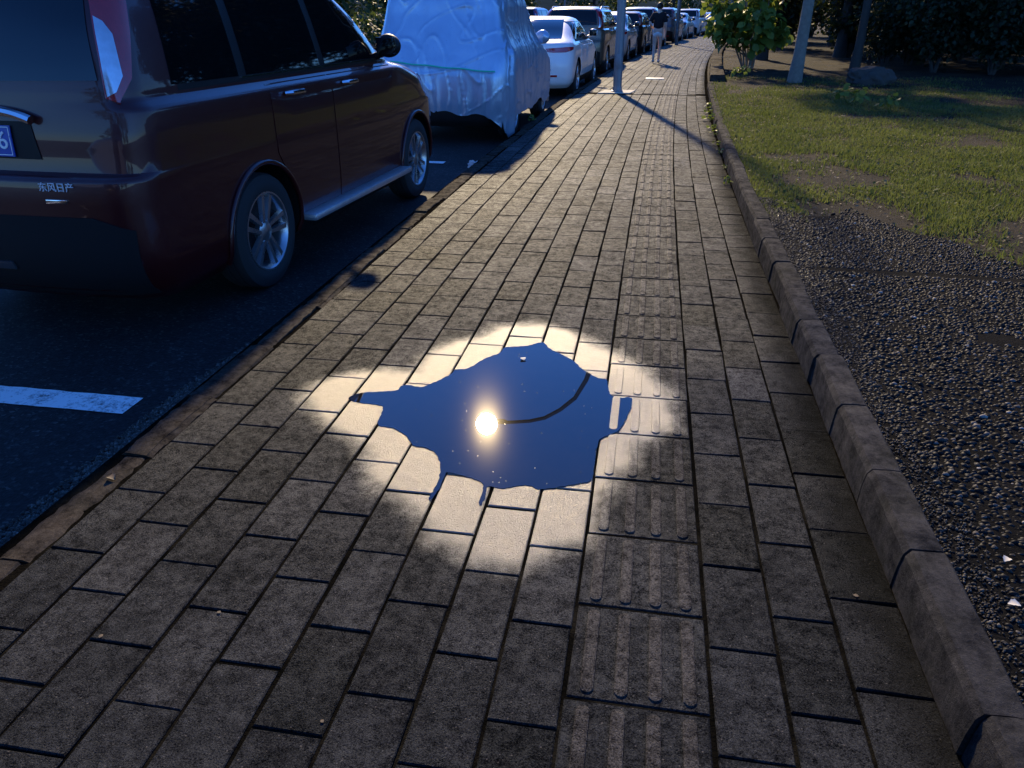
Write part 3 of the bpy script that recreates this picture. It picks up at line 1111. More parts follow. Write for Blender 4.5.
# dry litter on the bare soil
nl = 5200
la = 0.95 + rng.uniform(0, 1, nl) * 5.0
ly = 4.3 + rng.uniform(0, 1, nl) ** 1.3 * 13
ok = np.array([y > path_edge(a) - 0.1 for a, y in zip(la, ly)])
la, ly = la[ok], ly[ok]
nl = len(la)
lx = la + np.array([bend(v) for v in ly])
lz = np.array([lawn_z(a, y) for a, y in zip(la, ly)]) + 0.012
ls = rng.uniform(0.012, 0.035, nl)
me = scatter_mesh('fallen_leaves', LFV, LFF, np.stack([lx, ly, lz], -1), np.stack([ls * 0.8, ls, ls], -1), rot_from(rng.uniform(0, 6.28, nl), rng.normal(0, 0.3, nl), rng.normal(0, 0.3, nl)),
                  leaf_mat('dry_leaf', (0.08, 0.055, 0.03), (0.22, 0.17, 0.10), 0.15, 0.7), rng.uniform(0, 1, nl))
tag(obj('fallen_leaves', me), 'dry brown leaf litter lying in the lawn and on bare soil', kind='stuff')


# ------------------------------------------------------------------ plants and trees
def leaf_cloud(name, centers, radii, count, size, mat, parent, seed, face=(0, -0.3, 0.6), shell=0.35, flat=0.75):
    r = np.random.default_rng(seed)
    C_ = np.array(centers, float)
    Rr = np.array(radii, float)
    if Rr.ndim == 1:
        Rr = np.stack([Rr, Rr, Rr * flat], -1)
    w = (Rr.prod(1)) ** 0.67
    k = r.choice(len(C_), count, p=w / w.sum())
    d = r.normal(0, 1, (count, 3))
    d /= np.linalg.norm(d, axis=1)[:, None]
    rad = shell + (1 - shell) * r.uniform(0, 1, count) ** 0.6
    P = C_[k] + d * Rr[k] * rad[:, None]
    sz = r.uniform(0.6, 1.35, count) * size
    az_ = np.arctan2(d[:, 1], d[:, 0]) - math.pi / 2 + r.normal(0, 0.9, count)
    me_ = scatter_mesh(name, LFV, LFF, P, np.stack([sz, sz, sz], -1), rot_from(az_, r.normal(-0.5, 0.5, count), r.normal(0, 0.5, count)), mat,
                       np.clip(r.normal(0.5, 0.25, count) + 0.35 * (C_[k][:, 2] - C_[:, 2].mean()) / (np.ptp(C_[:, 2]) + 0.1), 0, 1))
    return obj(name, me_, parent)


LM_BUSH = leaf_mat('bush_leaves', (0.075, 0.12, 0.015), (0.24, 0.28, 0.05), 0.45, 0.5)
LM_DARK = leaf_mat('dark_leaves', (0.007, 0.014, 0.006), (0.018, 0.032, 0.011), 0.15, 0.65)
LM_MID = leaf_mat('mid_leaves', (0.030, 0.052, 0.014), (0.075, 0.105, 0.025), 0.30, 0.5)


def limb_mb(mb, base, tip, r0, r1, wob, seed, n=7, sides=8):
    base, tip = Vector(base), Vector(tip)
    pts, rr = [], []
    for i in range(n + 1):
        t_ = i / n
        p = base.lerp(tip, t_)
        if 0 < i:
            p = p + noise.noise_vector(Vector((seed * 3.1, t_ * 2.2, 0.7))) * wob * math.sin(min(t_ * 1.4, 1) * math.pi / 2)
        pts.append(p)
        rr.append(r0 + (r1 - r0) * t_ ** 0.8)
    rr[0] *= 1.25
    mb.tube(pts, rr, sides)
    return pts


def tree(name, loc, height, clear, crown_r, nleaf, leaf, lm, bark, seed, label, group=None, r0=0.14, lean=(0, 0), cat='tree'):
    r = random.Random(seed)
    t = empty(name, loc)
    tag(t, label, cat, group)
    mb = MB()
    top = Vector((lean[0] * height, lean[1] * height, height * 0.8))
    pts = limb_mb(mb, (0, 0, -0.25), top, r0, r0 * 0.3, 0.15, seed, 10, 12)
    cs, rs = [], []
    for k in range(9):
        an = k * 2.4 + r.uniform(-0.4, 0.4)
        h = clear + (height * 0.92 - clear) * (k + 0.5) / 9
        st = pts[min(len(pts) - 1, max(1, int(len(pts) * (h - 0.6) / (height * 0.8))))]
        rad = crown_r * (0.55 + 0.45 * math.sin(math.pi * min(1, (k + 1.5) / 9))) * r.uniform(0.7, 1.0)
        tip = Vector((top.x * h / height + math.cos(an) * rad, top.y * h / height + math.sin(an) * rad, h + r.uniform(0.2, 0.7)))
        limb_mb(mb, st, tip, r0 * 0.38, r0 * 0.08, 0.25, seed + k, 6, 6)
        cs.append(tip); rs.append(crown_r * r.uniform(0.36, 0.55))
        mid = st.lerp(tip, 0.55)
        cs.append(mid + Vector((r.uniform(-.3, .3), r.uniform(-.3, .3), 0.3))); rs.append(crown_r * r.uniform(0.28, 0.42))
    cs.append(top + Vector((0, 0, height * 0.1))); rs.append(crown_r * 0.45)
    mb.build('trunk', bark, t, 60)
    leaf_cloud('crown', cs, rs, nleaf, leaf, lm, t, seed)
    return t


# the slim pale tree on the lawn edge and the darker one behind it
slim = tree('slim_tree', (2.86, 17.8, 0.12), 9.5, 6.6, 1.3, 1500, 0.15, LM_MID, M_BARK, 5, 'slim pale-barked tree leaning right on the sunlit lawn edge', r0=0.135, lean=(0.02, 0.0))
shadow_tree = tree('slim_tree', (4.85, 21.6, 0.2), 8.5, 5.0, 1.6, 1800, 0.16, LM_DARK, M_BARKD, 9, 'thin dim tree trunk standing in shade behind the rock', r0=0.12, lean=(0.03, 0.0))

# grove that shades the ground to the right and beyond
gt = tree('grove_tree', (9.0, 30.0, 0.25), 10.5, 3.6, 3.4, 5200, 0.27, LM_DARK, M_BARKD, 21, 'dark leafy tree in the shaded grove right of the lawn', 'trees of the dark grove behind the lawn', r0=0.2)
for i, (x, y, rz, s) in enumerate([(5.6, 27.2, 2.0, 0.85), (3.1, 25.6, 1.1, 0.80), (6.9, 23.8, 3.9, 0.75), (12.5, 27.5, 0.6, 1.0), (7.0, 35.5, 3.6, 1.05), (12.0, 35.0, 5.0, 1.1), (17.0, 31.0, 1.2, 1.1), (10.0, 42.0, 4.1, 1.15), (16.5, 41.0, 2.6, 1.2), (22.5, 38.0, 0.2, 1.2), (8.5, 22.8, 5.6, 0.85), (13.0, 21.5, 3.0, 0.95), (17.5, 24.0, 4.4, 1.0), (22.0, 29.5, 2.2, 1.1), (14.5, 50.0, 1.0, 1.2), (21.0, 49.0, 3.3, 1.2), (27.0, 45.0, 0.4, 1.25), (12.0, 58.0, 2.0, 1.2)]):
    c = copy_tree(gt)
    c.location = (x, y, 0.25)
    c.rotation_euler = (0, 0, rz)
    c.scale = (s, s, s)

# dense shrubs under the grove, backlit and dark
sh = empty('shrub', (8.2, 22.0, 0.2))
tag(sh, 'dense dark shrub in the shade along the back of the lawn', 'shrub', 'dark shrubs along the back of the lawn')
mb = MB()
R_ = random.Random(4)
cs, rs = [], []
for k in range(9):
    an = k * 2.4
    tip = Vector((math.cos(an) * 0.8 * R_.uniform(0.3, 1), math.sin(an) * 0.6 * R_.uniform(0.3, 1), R_.uniform(0.7, 2.0)))
    limb_mb(mb, (0.05 * math.cos(an), 0.05 * math.sin(an), -0.1), tip, 0.03, 0.01, 0.15, k, 5, 6)
    cs.append(tip); rs.append(R_.uniform(0.55, 0.85))
    cs.append(tip * 0.5); rs.append(R_.uniform(0.5, 0.75))
mb.build('stem', M_BARKD, sh)
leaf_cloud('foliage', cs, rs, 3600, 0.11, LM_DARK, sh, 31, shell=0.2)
for i, (x, y, rz, s) in enumerate([(5.7, 22.3, 4.4, 0.8), (6.5, 21.0, 2.9, 0.85), (7.6, 20.5, 0.7, 0.9), (8.8, 20.3, 5.1, 0.95), (6.6, 23.6, 1.0, 0.95), (9.9, 21.4, 2.2, 1.05), (11.6, 20.9, 3.1, 1.1), (13.4, 20.6, 0.3, 1.1), (15.3, 20.4, 4.0, 1.2), (17.3, 20.5, 5.0, 1.2), (5.9, 27.5, 2.7, 1.2), (8.6, 26.0, 0.9, 1.35), (11.5, 25.0, 5.4, 1.4), (4.6, 33.5, 1.7, 1.3), (7.0, 32.0, 3.3, 1.4), (10.0, 31.0, 0.1, 1.5), (14.0, 26.0, 2.9, 1.5), (5.8, 40.0, 0.5, 1.5), (9.0, 39.0, 4.6, 1.6), (13.0, 34.0, 2.0, 1.6), (18.0, 27.0, 1.4, 1.6), (19.3, 20.6, 2.2, 1.25), (8.0, 47.0, 2.2, 1.7), (11.0, 54.0, 3.9, 1.8)]):
    c = copy_tree(sh)
    c.location = (x, y, 0.2)
    c.rotation_euler = (0, 0, rz)
    c.scale = (s, s, s * 0.95)

# big-leaved bush hanging over the edging
bu = empty('leafy_bush', (2.35, 22.0, 0.1))
tag(bu, 'big-leaved bright green bush overhanging the edging beside the sidewalk', 'bush')
mb = MB()
cs, rs = [], []
R_ = random.Random(8)
for k in range(12):
    an = k * 2.4
    rr = R_.uniform(0.35, 1.0)
    tip = Vector((math.cos(an) * rr * 0.95, math.sin(an) * rr * 0.8, R_.uniform(0.75, 2.7)))
    limb_mb(mb, (0.08 * math.cos(an), 0.08 * math.sin(an), -0.1), tip, 0.028, 0.010, 0.2, k + 40, 6, 6)
    cs.append(tip); rs.append(R_.uniform(0.36, 0.55))
for q in ((-0.85, -0.3, 0.95), (-0.6, -0.5, 0.75), (0.0, -0.6, 0.65), (-0.9, -0.2, 1.5), (0.5, -0.4, 0.85)):
    limb_mb(mb, (0, 0, 0.2), q, 0.02, 0.008, 0.1, q[0], 5, 6)
    cs.append(Vector(q)); rs.append(0.36)
mb.build('stem', M_BARK, bu)
leaf_cloud('foliage', cs, rs, 1250, 0.22, LM_BUSH, bu, 77, shell=0.1)

# weeds
def weed(loc, s, seed, label, group=None, n_=26, leaf=0.06):
    r = random.Random(seed)
    t = empty('weed', loc)
    tag(t, label, 'weed', group)
    mb_ = MB()
    cs_, rs_ = [], []
    for k in range(5):
        an = k * 2.4 + r.random()
        tip = Vector((math.cos(an) * s * 0.6, math.sin(an) * s * 0.6, s * r.uniform(0.5, 1.0)))
        limb_mb(mb_, (0, 0, -0.02), tip, s * 0.02, s * 0.01, s * 0.1, k + seed, 4, 5)
        cs_.append(tip); rs_.append(s * 0.35)
    mb_.build('stem', LM_BUSH, t)
    leaf_cloud('leaf_tuft', cs_, rs_, n_, leaf, LM_BUSH, t, seed)
    return t


weed((3.04, 13.5, LAWN_Z + 0.02), 0.24, 3, 'largest broad-leaved weed standing up in the lawn below the rock', n_=34, leaf=0.10)
weed((3.42, 12.6, LAWN_Z + 0.02), 0.18, 6, 'smaller broad-leaved weed in the lawn, right of the largest weed', n_=24, leaf=0.08)
weed((1.85, 18.6, LAWN_Z + 0.02), 0.24, 12, 'pale-leaved weed between the edging end and the slim tree', n_=28, leaf=0.11)
kw = weed((0.73, 7.3, 0.0), 0.07, 15, 'small weed sprouting in the gap along the right kerb', 'weeds along the right kerb', 18, 0.035)
for y, s in [(8.1, 1.0), (9.0, 1.5), (9.6, 1.2), (10.4, 1.8), (11.0, 1.5), (11.9, 2.2), (12.7, 1.8), (13.4, 2.2)]:
    c = copy_tree(kw)
    c.location = (bend(y) + right_edge(y) - 0.015, y, 0.0)
    c.rotation_euler = (0, 0, y * 7)
    c.scale = (s * 0.5, s * 1.0, s * 0.55)
kw2 = copy_tree(kw)
kw2.location = (-1.665, 11.4, 0.0)
kw2.scale = (1.2, 2.0, 1.2)
kw2['label'] = 'small weed on the left kerb beside the covered car'
if 'group' in kw2:
    del kw2['group']

# rock
v_, f_ = blob(0.5, 4, 0.32, 1.6, 3, (0.85, 0.5, 0.5))
ro = obj('rock', mesh_of('rock', v_, f_, M_ROCK, 50))
ro.location = (4.25, 17.4, 0.20)
ro.rotation_euler = (0, 0.04, 0.15)
tag(ro, 'rough brown boulder lying at the shaded far edge of the lawn', 'rock')

# ------------------------------------------------------------------ cars
def pchip(xs, ys):
    xs = np.asarray(xs, float); ys = np.asarray(ys, float)
    h = np.diff(xs); d = np.diff(ys) / h
    m = np.zeros_like(ys)
    for i in range(1, len(xs) - 1):
        if d[i - 1] * d[i] > 0:
            w1, w2 = 2 * h[i] + h[i - 1], h[i] + 2 * h[i - 1]
            m[i] = (w1 + w2) / (w1 / d[i - 1] + w2 / d[i])
    m[0], m[-1] = d[0], d[-1]

    def f(x):
        i = min(max(int(np.searchsorted(xs, x)) - 1, 0), len(h) - 1)
        t = min(max((x - xs[i]) / h[i], 0), 1)
        t2, t3 = t * t, t ** 3
        return (2 * t3 - 3 * t2 + 1) * ys[i] + (t3 - 2 * t2 + t) * h[i] * m[i] + (-2 * t3 + 3 * t2) * ys[i + 1] + (t3 - t2) * h[i] * m[i + 1]
    return f


class Shape:
    """a car body as plan-view outlines stacked in height: z, rear y, front y, half width, rear corner (len, width), front corner (len, width), rear bow"""
    def __init__(self, rows, L_):
        self.z = [r[0] for r in rows]
        self.L = L_
        self.fn = [pchip(self.z, [r[k] for r in rows]) for k in range(1, 9)]

    def par(self, z):
        return [f(z) for f in self.fn]

    def ring(self, z, s):
        """s: 0 rear centre .. 1 .. 2 rear corner .. 3 side .. 4 front corner .. 5 front centre"""
        yr, yf, w, ar, br, af, bf, bow = self.par(z)
        br, bf = min(br, w * 0.95), min(bf, w * 0.95)
        if s <= 1:
            x = (w - br) * s
            y = yr + bow * s * s
        elif s <= 2:
            a = (s - 1) * math.pi / 2
            x = (w - br) + br * math.sin(a)
            y = yr + bow + ar * (1 - math.cos(a))
        elif s <= 3:
            t = s - 2
            ya, yb = yr + bow + ar, yf - bow - af
            y = ya + (yb - ya) * t
            x = w
        elif s <= 4:
            a = (s - 3) * math.pi / 2
            x = (w - bf) + bf * math.cos(a)
            y = yf - bow - af * (1 - math.sin(a))
        else:
            t = 5 - s
            x = (w - bf) * t
            y = yf - bow * t * t
        q = (y - self.L * 0.48) / (self.L * 0.5)
        x *= 1 - 0.045 * q * q * q * q - 0.012 * q * q
        return x, y

    def side_s(self, z, y):
        yr, yf, w, ar, br, af, bf, bow = self.par(z)
        ya, yb = yr + bow + ar, yf - bow - af
        if y < ya:
            c = min(max(1 - (y - yr - bow) / ar, 0), 1)
            return 1 + math.acos(c) / (math.pi / 2)
        if y > yb:
            c = min(max(1 - (yf - bow - y) / af, 0), 1)
            return 3 + math.asin(c) / (math.pi / 2)
        return 2 + (y - ya) / max(yb - ya, 1e-6)

    def rear_s(self, z, x):
        yr, yf, w, ar, br, af, bf, bow = self.par(z)
        br = min(br, w * 0.95)
        x = abs(x)
        if x <= w - br:
            return x / (w - br)
        return 1 + math.asin(min((x - (w - br)) / br, 1)) / (math.pi / 2)

    def front_s(self, z, x):
        yr, yf, w, ar, br, af, bf, bow = self.par(z)
        bf = min(bf, w * 0.95)
        x = abs(x)
        if x <= w - bf:
            return 5 - x / (w - bf)
        return 4 - math.asin(min((x - (w - bf)) / bf, 1)) / (math.pi / 2)

    def pt(self, z, s, sgn=1, off=0.0):
        x, y = self.ring(z, s)
        if off:
            x1, y1 = self.ring(z, min(s + 0.02, 5)); x0, y0 = self.ring(z, max(s - 0.02, 0))
            tx, ty = x1 - x0, y1 - y0
            zz = min(max(z, self.z[0] + 0.011), self.z[-1] - 0.011)
            xa, ya = self.ring(zz + 0.01, s); xb, yb = self.ring(zz - 0.01, s)
            nrm = Vector((tx, ty, 0)).cross(Vector((xa - xb, ya - yb, 0.02)))
            if nrm.length > 1e-9:
                nrm.normalize()
            else:
                nrm = Vector((1, 0, 0))
            p = Vector((x, y, z)) + nrm * off
            return Vector((p.x * sgn, p.y, p.z))
        return Vector((x * sgn, y, z))


def patch(sh, cols_, sgn, off, name, mat, parent, rows=6, thick=0.012, sub=3):
    """a panel laid on the body: cols_ = [(s_or_fn bottom, z bottom, s top, z top)], thick towards the body"""
    C2 = []
    for i in range(len(cols_) - 1):
        for k in range(sub):
            t = k / sub
            C2.append(tuple(a + (b - a) * t for a, b in zip(cols_[i], cols_[i + 1])))
    C2.append(cols_[-1])
    vs, fs = [], []
    m = rows + 1
    for (kb, zb, kt, zt) in C2:
        for j in range(m):
            t = j / rows
            z = zb + (zt - zb) * t
            k = kb + (kt - kb) * t
            vs.append(sh(z, k, sgn, off))
    n = len(C2)
    for i in range(n - 1):
        for j in range(rows):
            q = (i * m + j, (i + 1) * m + j, (i + 1) * m + j + 1, i * m + j + 1)
            fs.append(q if sgn > 0 else q[::-1])
    ring = [i * m for i in range(n)] + [(n - 1) * m + j for j in range(1, m)] + [i * m + m - 1 for i in range(n - 2, -1, -1)] + [j for j in range(m - 2, 0, -1)]
    b = len(vs)
    inner = []
    for (i, idx) in enumerate(ring):
        c, j = idx // m, idx % m
        kb, zb, kt, zt = C2[c]
        t = j / rows
        vs.append(sh(zb + (zt - zb) * t, kb + (kt - kb) * t, sgn, off - thick))
    k_ = len(ring)
    for i in range(k_):
        i2 = (i + 1) % k_
        q = (ring[i2], ring[i], b + i, b + i2)
        fs.append(q if sgn > 0 else q[::-1])
    return obj(name, mesh_of(name, vs, fs, mat, 40), parent)


def side_map(S_):
    return lambda z, y, sgn, off: S_.pt(z, S_.side_s(z, y), sgn, off)


def rear_map(S_):
    def f(z, x, sgn, off):
        p = S_.pt(z, S_.rear_s(z, x), 1 if x >= 0 else -1, off)
        return p
    return f


def front_map(S_):
    def f(z, x, sgn, off):
        return S_.pt(z, S_.front_s(z, x), 1 if x >= 0 else -1, off)
    return f


def ring_map(S_):
    return lambda z, s, sgn, off: S_.pt(z, s, sgn, off)


def body_mesh(name, S_, mat, wheels, wr, parent, zdense=3, arch=True, W=0.9):
    zs = []
    for i in range(len(S_.z) - 1):
        for k in range(zdense):
            zs.append(S_.z[i] + (S_.z[i + 1] - S_.z[i]) * k / zdense)
    zs.append(S_.z[-1])
    ss = [i / 5 for i in range(5)] + [1 + i / 6 for i in range(6)] + [2 + i / 18 for i in range(18)] + [3 + i / 6 for i in range(6)] + [4 + i / 5 for i in range(6)]
    half = len(ss)
    vs, fs = [], []
    for z in zs:
        r = [S_.pt(z, s) for s in ss]
        l_ = [Vector((-p.x, p.y, p.z)) for p in r[1:-1]][::-1]
        vs += r + l_
    n = half + half - 2
    for j in range(len(zs) - 1):
        for i in range(n):
            i2 = (i + 1) % n
            fs.append((j * n + i, j * n + i2, (j + 1) * n + i2, (j + 1) * n + i))
    fs.append(tuple(range(n - 1, -1, -1)))
    t0 = (len(zs) - 1) * n
    fs.append(tuple(t0 + i for i in range(n)))
    me = mesh_of(name, vs, fs, [mat, M_BLACK])
    o = obj(name, me)
    if arch:
        bm = bmesh.new()
        for (wy, wz) in wheels:
            for sg in (-1, 1):
                r_ = bmesh.ops.create_cone(bm, cap_ends=True, segments=40, radius1=wr, radius2=wr, depth=0.42,
                                           matrix=Matrix.Translation((sg * (W - 0.06), wy, wz)) @ Matrix.Rotation(math.pi / 2, 4, 'Y'))
        cm = bpy.data.meshes.new('arch_cut')
        bm.to_mesh(cm)
        bm.free()
        cm.materials.append(M_BLACK)
        co = bpy.data.objects.new('arch_cut', cm)
        COL.objects.link(co)
        md = o.modifiers.new('b', 'BOOLEAN')
        md.object = co
        md.operation = 'DIFFERENCE'
        md.solver = 'EXACT'
        if hasattr(md, 'material_mode'):
            md.material_mode = 'TRANSFER'
        bpy.context.view_layer.update()
        dg = bpy.context.evaluated_depsgraph_get()
        nm = bpy.data.meshes.new_from_object(o.evaluated_get(dg))
        o.modifiers.clear()
        o.data = nm
        nm.name = name
        bpy.data.objects.remove(co)
        bpy.data.meshes.remove(cm)
        me = nm
    me.polygons.foreach_set('use_smooth', [True] * len(me.polygons))
    me.set_sharp_from_angle(angle=math.radians(30))
    o.parent = parent
    return o


WHEEL_CACHE = {}


def wheel(parent, x, y, z, r, rim_r, w, style, side):
    """tyre and rim; the outer face looks along +x for side=1"""
    key = (round(r, 3), round(rim_r, 3), style)
    if key not in WHEEL_CACHE:
        mb = MB()
        h = w / 2
        mb.lathe([(-h * 0.8, rim_r), (-h, rim_r + 0.02), (-h, r - 0.05), (-h * 0.86, r - 0.012), (-h * 0.6, r), (-0.02, r), (-0.018, r - 0.008), (-0.010, r - 0.008), (-0.008, r), (0.03, r), (0.032, r - 0.008), (0.04, r - 0.008), (0.042, r),
                  (h * 0.6, r), (h * 0.86, r - 0.012), (h, r - 0.05), (h + 0.002, rim_r + 0.03), (h * 0.93, rim_r + 0.004), (h * 0.8, rim_r)], 48)
        tm = mesh_of('tyre', mb.v, mb.f, M_RUBBER, 40)
        mb = MB()
        mb.lathe([(-h * 0.8, rim_r - 0.001), (-h * 0.8, rim_r - 0.02), (h * 0.45, rim_r - 0.035), (h * 0.85, rim_r - 0.018), (h * 0.95, rim_r - 0.008), (h * 0.95, rim_r + 0.002)], 48)
        nsp = 5 if style == 'five' else 10 if style == 'ten' else 7
        for k in range(nsp):
            a = 2 * math.pi * k / nsp + 0.3
            M = Matrix.Rotation(a, 3, 'X')
            R1 = rim_r - 0.012
            offs = (-0.028, 0.028) if style == 'five' else (0,)
            for q in offs:
                w0, w1 = (0.014, 0.022) if style == 'five' else (0.016, 0.024)
                a0, a1 = q * 0.75, q * 1.55
                xo, xi = h * 0.78, h * 0.88
                vs = [(xo - 0.02, a0 - w0, 0.04), (xo - 0.02, a0 + w0, 0.04), (xo, a0 + w0 * 0.7, 0.04), (xo, a0 - w0 * 0.7, 0.04),
                      (xi - 0.03, a1 - w1, R1), (xi - 0.03, a1 + w1, R1), (xi, a1 + w1 * 0.7, R1), (xi, a1 - w1 * 0.7, R1)]
                mb.add([M @ Vector(v) for v in vs], [(0, 1, 2, 3), (4, 7, 6, 5), (0, 4, 5, 1), (1, 5, 6, 2), (2, 6, 7, 3), (3, 7, 4, 0)])
        mb.lathe([(h * 0.4, 0.0), (h * 0.4, 0.07), (h * 0.72, 0.068), (h * 0.82, 0.05), (h * 0.84, 0.0)], 20)
        rm = mesh_of('rim', mb.v, mb.f, M_ALLOY, 35)
        mb = MB()
        mb.lathe([(-h * 0.2, 0.0), (-h * 0.2, rim_r * 0.72), (0.0, rim_r * 0.72), (0.0, 0.0)], 32)
        dm = mesh_of('brake_disc', mb.v, mb.f, simple('brake_iron', (0.05, 0.05, 0.052), 0.5, metal=0.6), 40)
        WHEEL_CACHE[key] = (tm, rm, dm)
    tm, rm, dm = WHEEL_CACHE[key]
    e = empty('wheel', (x, y, z), 0 if side > 0 else math.pi, parent)
    e.rotation_euler = (0.7 * y, 0, 0 if side > 0 else math.pi)
    obj('tyre', tm, e)
    obj('rim', rm, e)
    obj('brake_disc', dm, e)
    return e


SUV_ROWS = [
    (0.20, 0.20, 4.38, 0.76, 0.25, 0.30, 0.40, 0.45, 0.05),
    (0.30, 0.06, 4.52, 0.86, 0.26, 0.30, 0.45, 0.50, 0.06),
    (0.50, 0.00, 4.60, 0.89, 0.26, 0.30, 0.48, 0.50, 0.07),
    (0.82, 0.00, 4.60, 0.895, 0.26, 0.30, 0.50, 0.52, 0.07),
    (0.865, 0.035, 4.57, 0.895, 0.25, 0.28, 0.52, 0.54, 0.06),
    (0.90, 0.075, 4.53, 0.893, 0.24, 0.26, 0.55, 0.55, 0.05),
    (1.02, 0.095, 4.40, 0.888, 0.24, 0.25, 0.65, 0.58, 0.05),
    (1.10, 0.11, 4.15, 0.882, 0.24, 0.24, 0.70, 0.60, 0.05),
    (1.135, 0.115, 3.95, 0.874, 0.24, 0.24, 0.60, 0.60, 0.05),
    (1.17, 0.12, 3.65, 0.838, 0.24, 0.22, 0.45, 0.50, 0.05),
    (1.22, 0.13, 3.42, 0.842, 0.22, 0.16, 0.30, 0.35, 0.05),
    (1.40, 0.20, 3.08, 0.80, 0.20, 0.13, 0.25, 0.28, 0.05),
    (1.55, 0.28, 2.78, 0.752, 0.20, 0.14, 0.24, 0.28, 0.06),
    (1.62, 0.33, 2.62, 0.71, 0.24, 0.18, 0.26, 0.30, 0.06),
    (1.67, 0.44, 2.42, 0.63, 0.30, 0.26, 0.30, 0.34, 0.06),
    (1.705, 0.75, 2.10, 0.54, 0.32, 0.34, 0.32, 0.36, 0.05),
    (1.72, 1.15, 1.75, 0.36, 0.2, 0.3, 0.2, 0.3, 0.03)]
TALL_ROWS = [
    (0.20, 0.16, 4.40, 0.78, 0.16, 0.20, 0.36, 0.45, 0.04),
    (0.30, 0.05, 4.52, 0.87, 0.16, 0.18, 0.42, 0.50, 0.05),
    (0.50, 0.00, 4.60, 0.89, 0.16, 0.18, 0.45, 0.50, 0.05),
    (0.82, 0.00, 4.60, 0.893, 0.16, 0.18, 0.46, 0.52, 0.05),
    (0.845, 0.02, 4.58, 0.893, 0.16, 0.17, 0.48, 0.54, 0.05),
    (0.86, 0.07, 4.55, 0.892, 0.15, 0.15, 0.50, 0.55, 0.04),
    (1.02, 0.085, 4.42, 0.890, 0.15, 0.14, 0.60, 0.58, 0.04),
    (1.10, 0.095, 4.20, 0.886, 0.15, 0.14, 0.66, 0.60, 0.04),
    (1.135, 0.10, 4.00, 0.882, 0.15, 0.14, 0.60, 0.60, 0.04),
    (1.18, 0.105, 3.68, 0.838, 0.15, 0.13, 0.45, 0.50, 0.04),
    (1.22, 0.11, 3.45, 0.834, 0.15, 0.13, 0.30, 0.35, 0.04),
    (1.44, 0.155, 3.08, 0.795, 0.15, 0.12, 0.25, 0.28, 0.04),
    (1.60, 0.20, 2.82, 0.757, 0.15, 0.12, 0.24, 0.28, 0.05),
    (1.69, 0.245, 2.66, 0.725, 0.18, 0.14, 0.26, 0.30, 0.05),
    (1.75, 0.34, 2.46, 0.66, 0.26, 0.22, 0.30, 0.34, 0.05),
    (1.785, 0.65, 2.14, 0.57, 0.32, 0.32, 0.32, 0.36, 0.05),
    (1.80, 1.10, 1.80, 0.36, 0.2, 0.3, 0.2, 0.3, 0.03)]
SEDAN_ROWS = [
    (0.18, 0.22, 4.62, 0.78, 0.25, 0.35, 0.40, 0.45, 0.06),
    (0.28, 0.07, 4.74, 0.87, 0.28, 0.38, 0.48, 0.52, 0.08),
    (0.45, 0.02, 4.80, 0.905, 0.30, 0.40, 0.52, 0.55, 0.09),
    (0.62, 0.00, 4.78, 0.915, 0.32, 0.42, 0.55, 0.58, 0.10),
    (0.75, 0.03, 4.66, 0.91, 0.34, 0.42, 0.60, 0.60, 0.10),
    (0.86, 0.05, 4.42, 0.90, 0.36, 0.42, 0.65, 0.62, 0.10),
    (0.94, 0.06, 4.00, 0.885, 0.38, 0.42, 0.65, 0.62, 0.10),
    (0.99, 0.10, 3.55, 0.86, 0.40, 0.42, 0.50, 0.55, 0.10),
    (1.03, 0.28, 3.35, 0.83, 0.40, 0.36, 0.36, 0.42, 0.09),
    (1.07, 0.52, 3.22, 0.815, 0.38, 0.30, 0.30, 0.36, 0.08),
    (1.16, 0.82, 3.04, 0.785, 0.36, 0.26, 0.28, 0.32, 0.07),
    (1.30, 1.18, 2.78, 0.725, 0.34, 0.24, 0.28, 0.30, 0.07),
    (1.40, 1.52, 2.48, 0.66, 0.32, 0.28, 0.30, 0.32, 0.06),
    (1.445, 1.80, 2.28, 0.54, 0.2, 0.34, 0.2, 0.34, 0.04),
    (1.455, 1.92, 2.16, 0.36, 0.08, 0.3, 0.08, 0.3, 0.02)]
M_CLAD = simple('bumper_cladding', (0.010, 0.010, 0.011), 0.75, bmp=0.2, bscale=400, spec=0.25)
M_LETTER = simple('bright_lettering', (0.75, 0.76, 0.8), 0.35, metal=0.2)
CAR_KINDS = {
    'suv': dict(rows=SUV_ROWS, L=4.60, wheels=(1.10, 3.73), r=0.345, rim=0.235, belt=1.225, top=1.575, tail='tall', glass_x=(0.70, 0.61), rg=(1.265, 1.61), style='five',
                side=[((0.55, 0.62), (1.08, 1.08)), ((1.16, 1.16), (2.06, 2.00)), ((2.14, 2.08), (3.24, 2.68))], doors=((1.30, 2.09), (2.11, 3.22)), ws=(1.235, 1.63)),
    'tall_suv': dict(rows=TALL_ROWS, L=4.60, wheels=(1.10, 3.73), r=0.345, rim=0.235, belt=1.225, top=1.655, tail='tall', glass_x=(0.715, 0.635), rg=(1.265, 1.67), style='five',
                side=[((0.50, 0.56), (1.08, 1.08)), ((1.16, 1.16), (2.06, 2.00)), ((2.14, 2.08), (3.26, 2.68))], doors=((1.30, 2.09), (2.11, 3.22)), ws=(1.24, 1.70)),
    'sedan': dict(rows=SEDAN_ROWS, L=4.80, wheels=(1.02, 3.80), r=0.335, rim=0.225, belt=1.035, top=1.355, tail='wide', glass_x=(0.62, 0.50), rg=(1.06, 1.395), style='ten',
                  side=[((0.86, 1.42), (1.52, 1.55)), ((1.60, 1.62), (2.28, 2.16)), ((2.36, 2.24), (3.20, 2.66))], doors=((1.42, 2.31), (2.33, 3.30)), ws=(1.06, 1.40)),
}


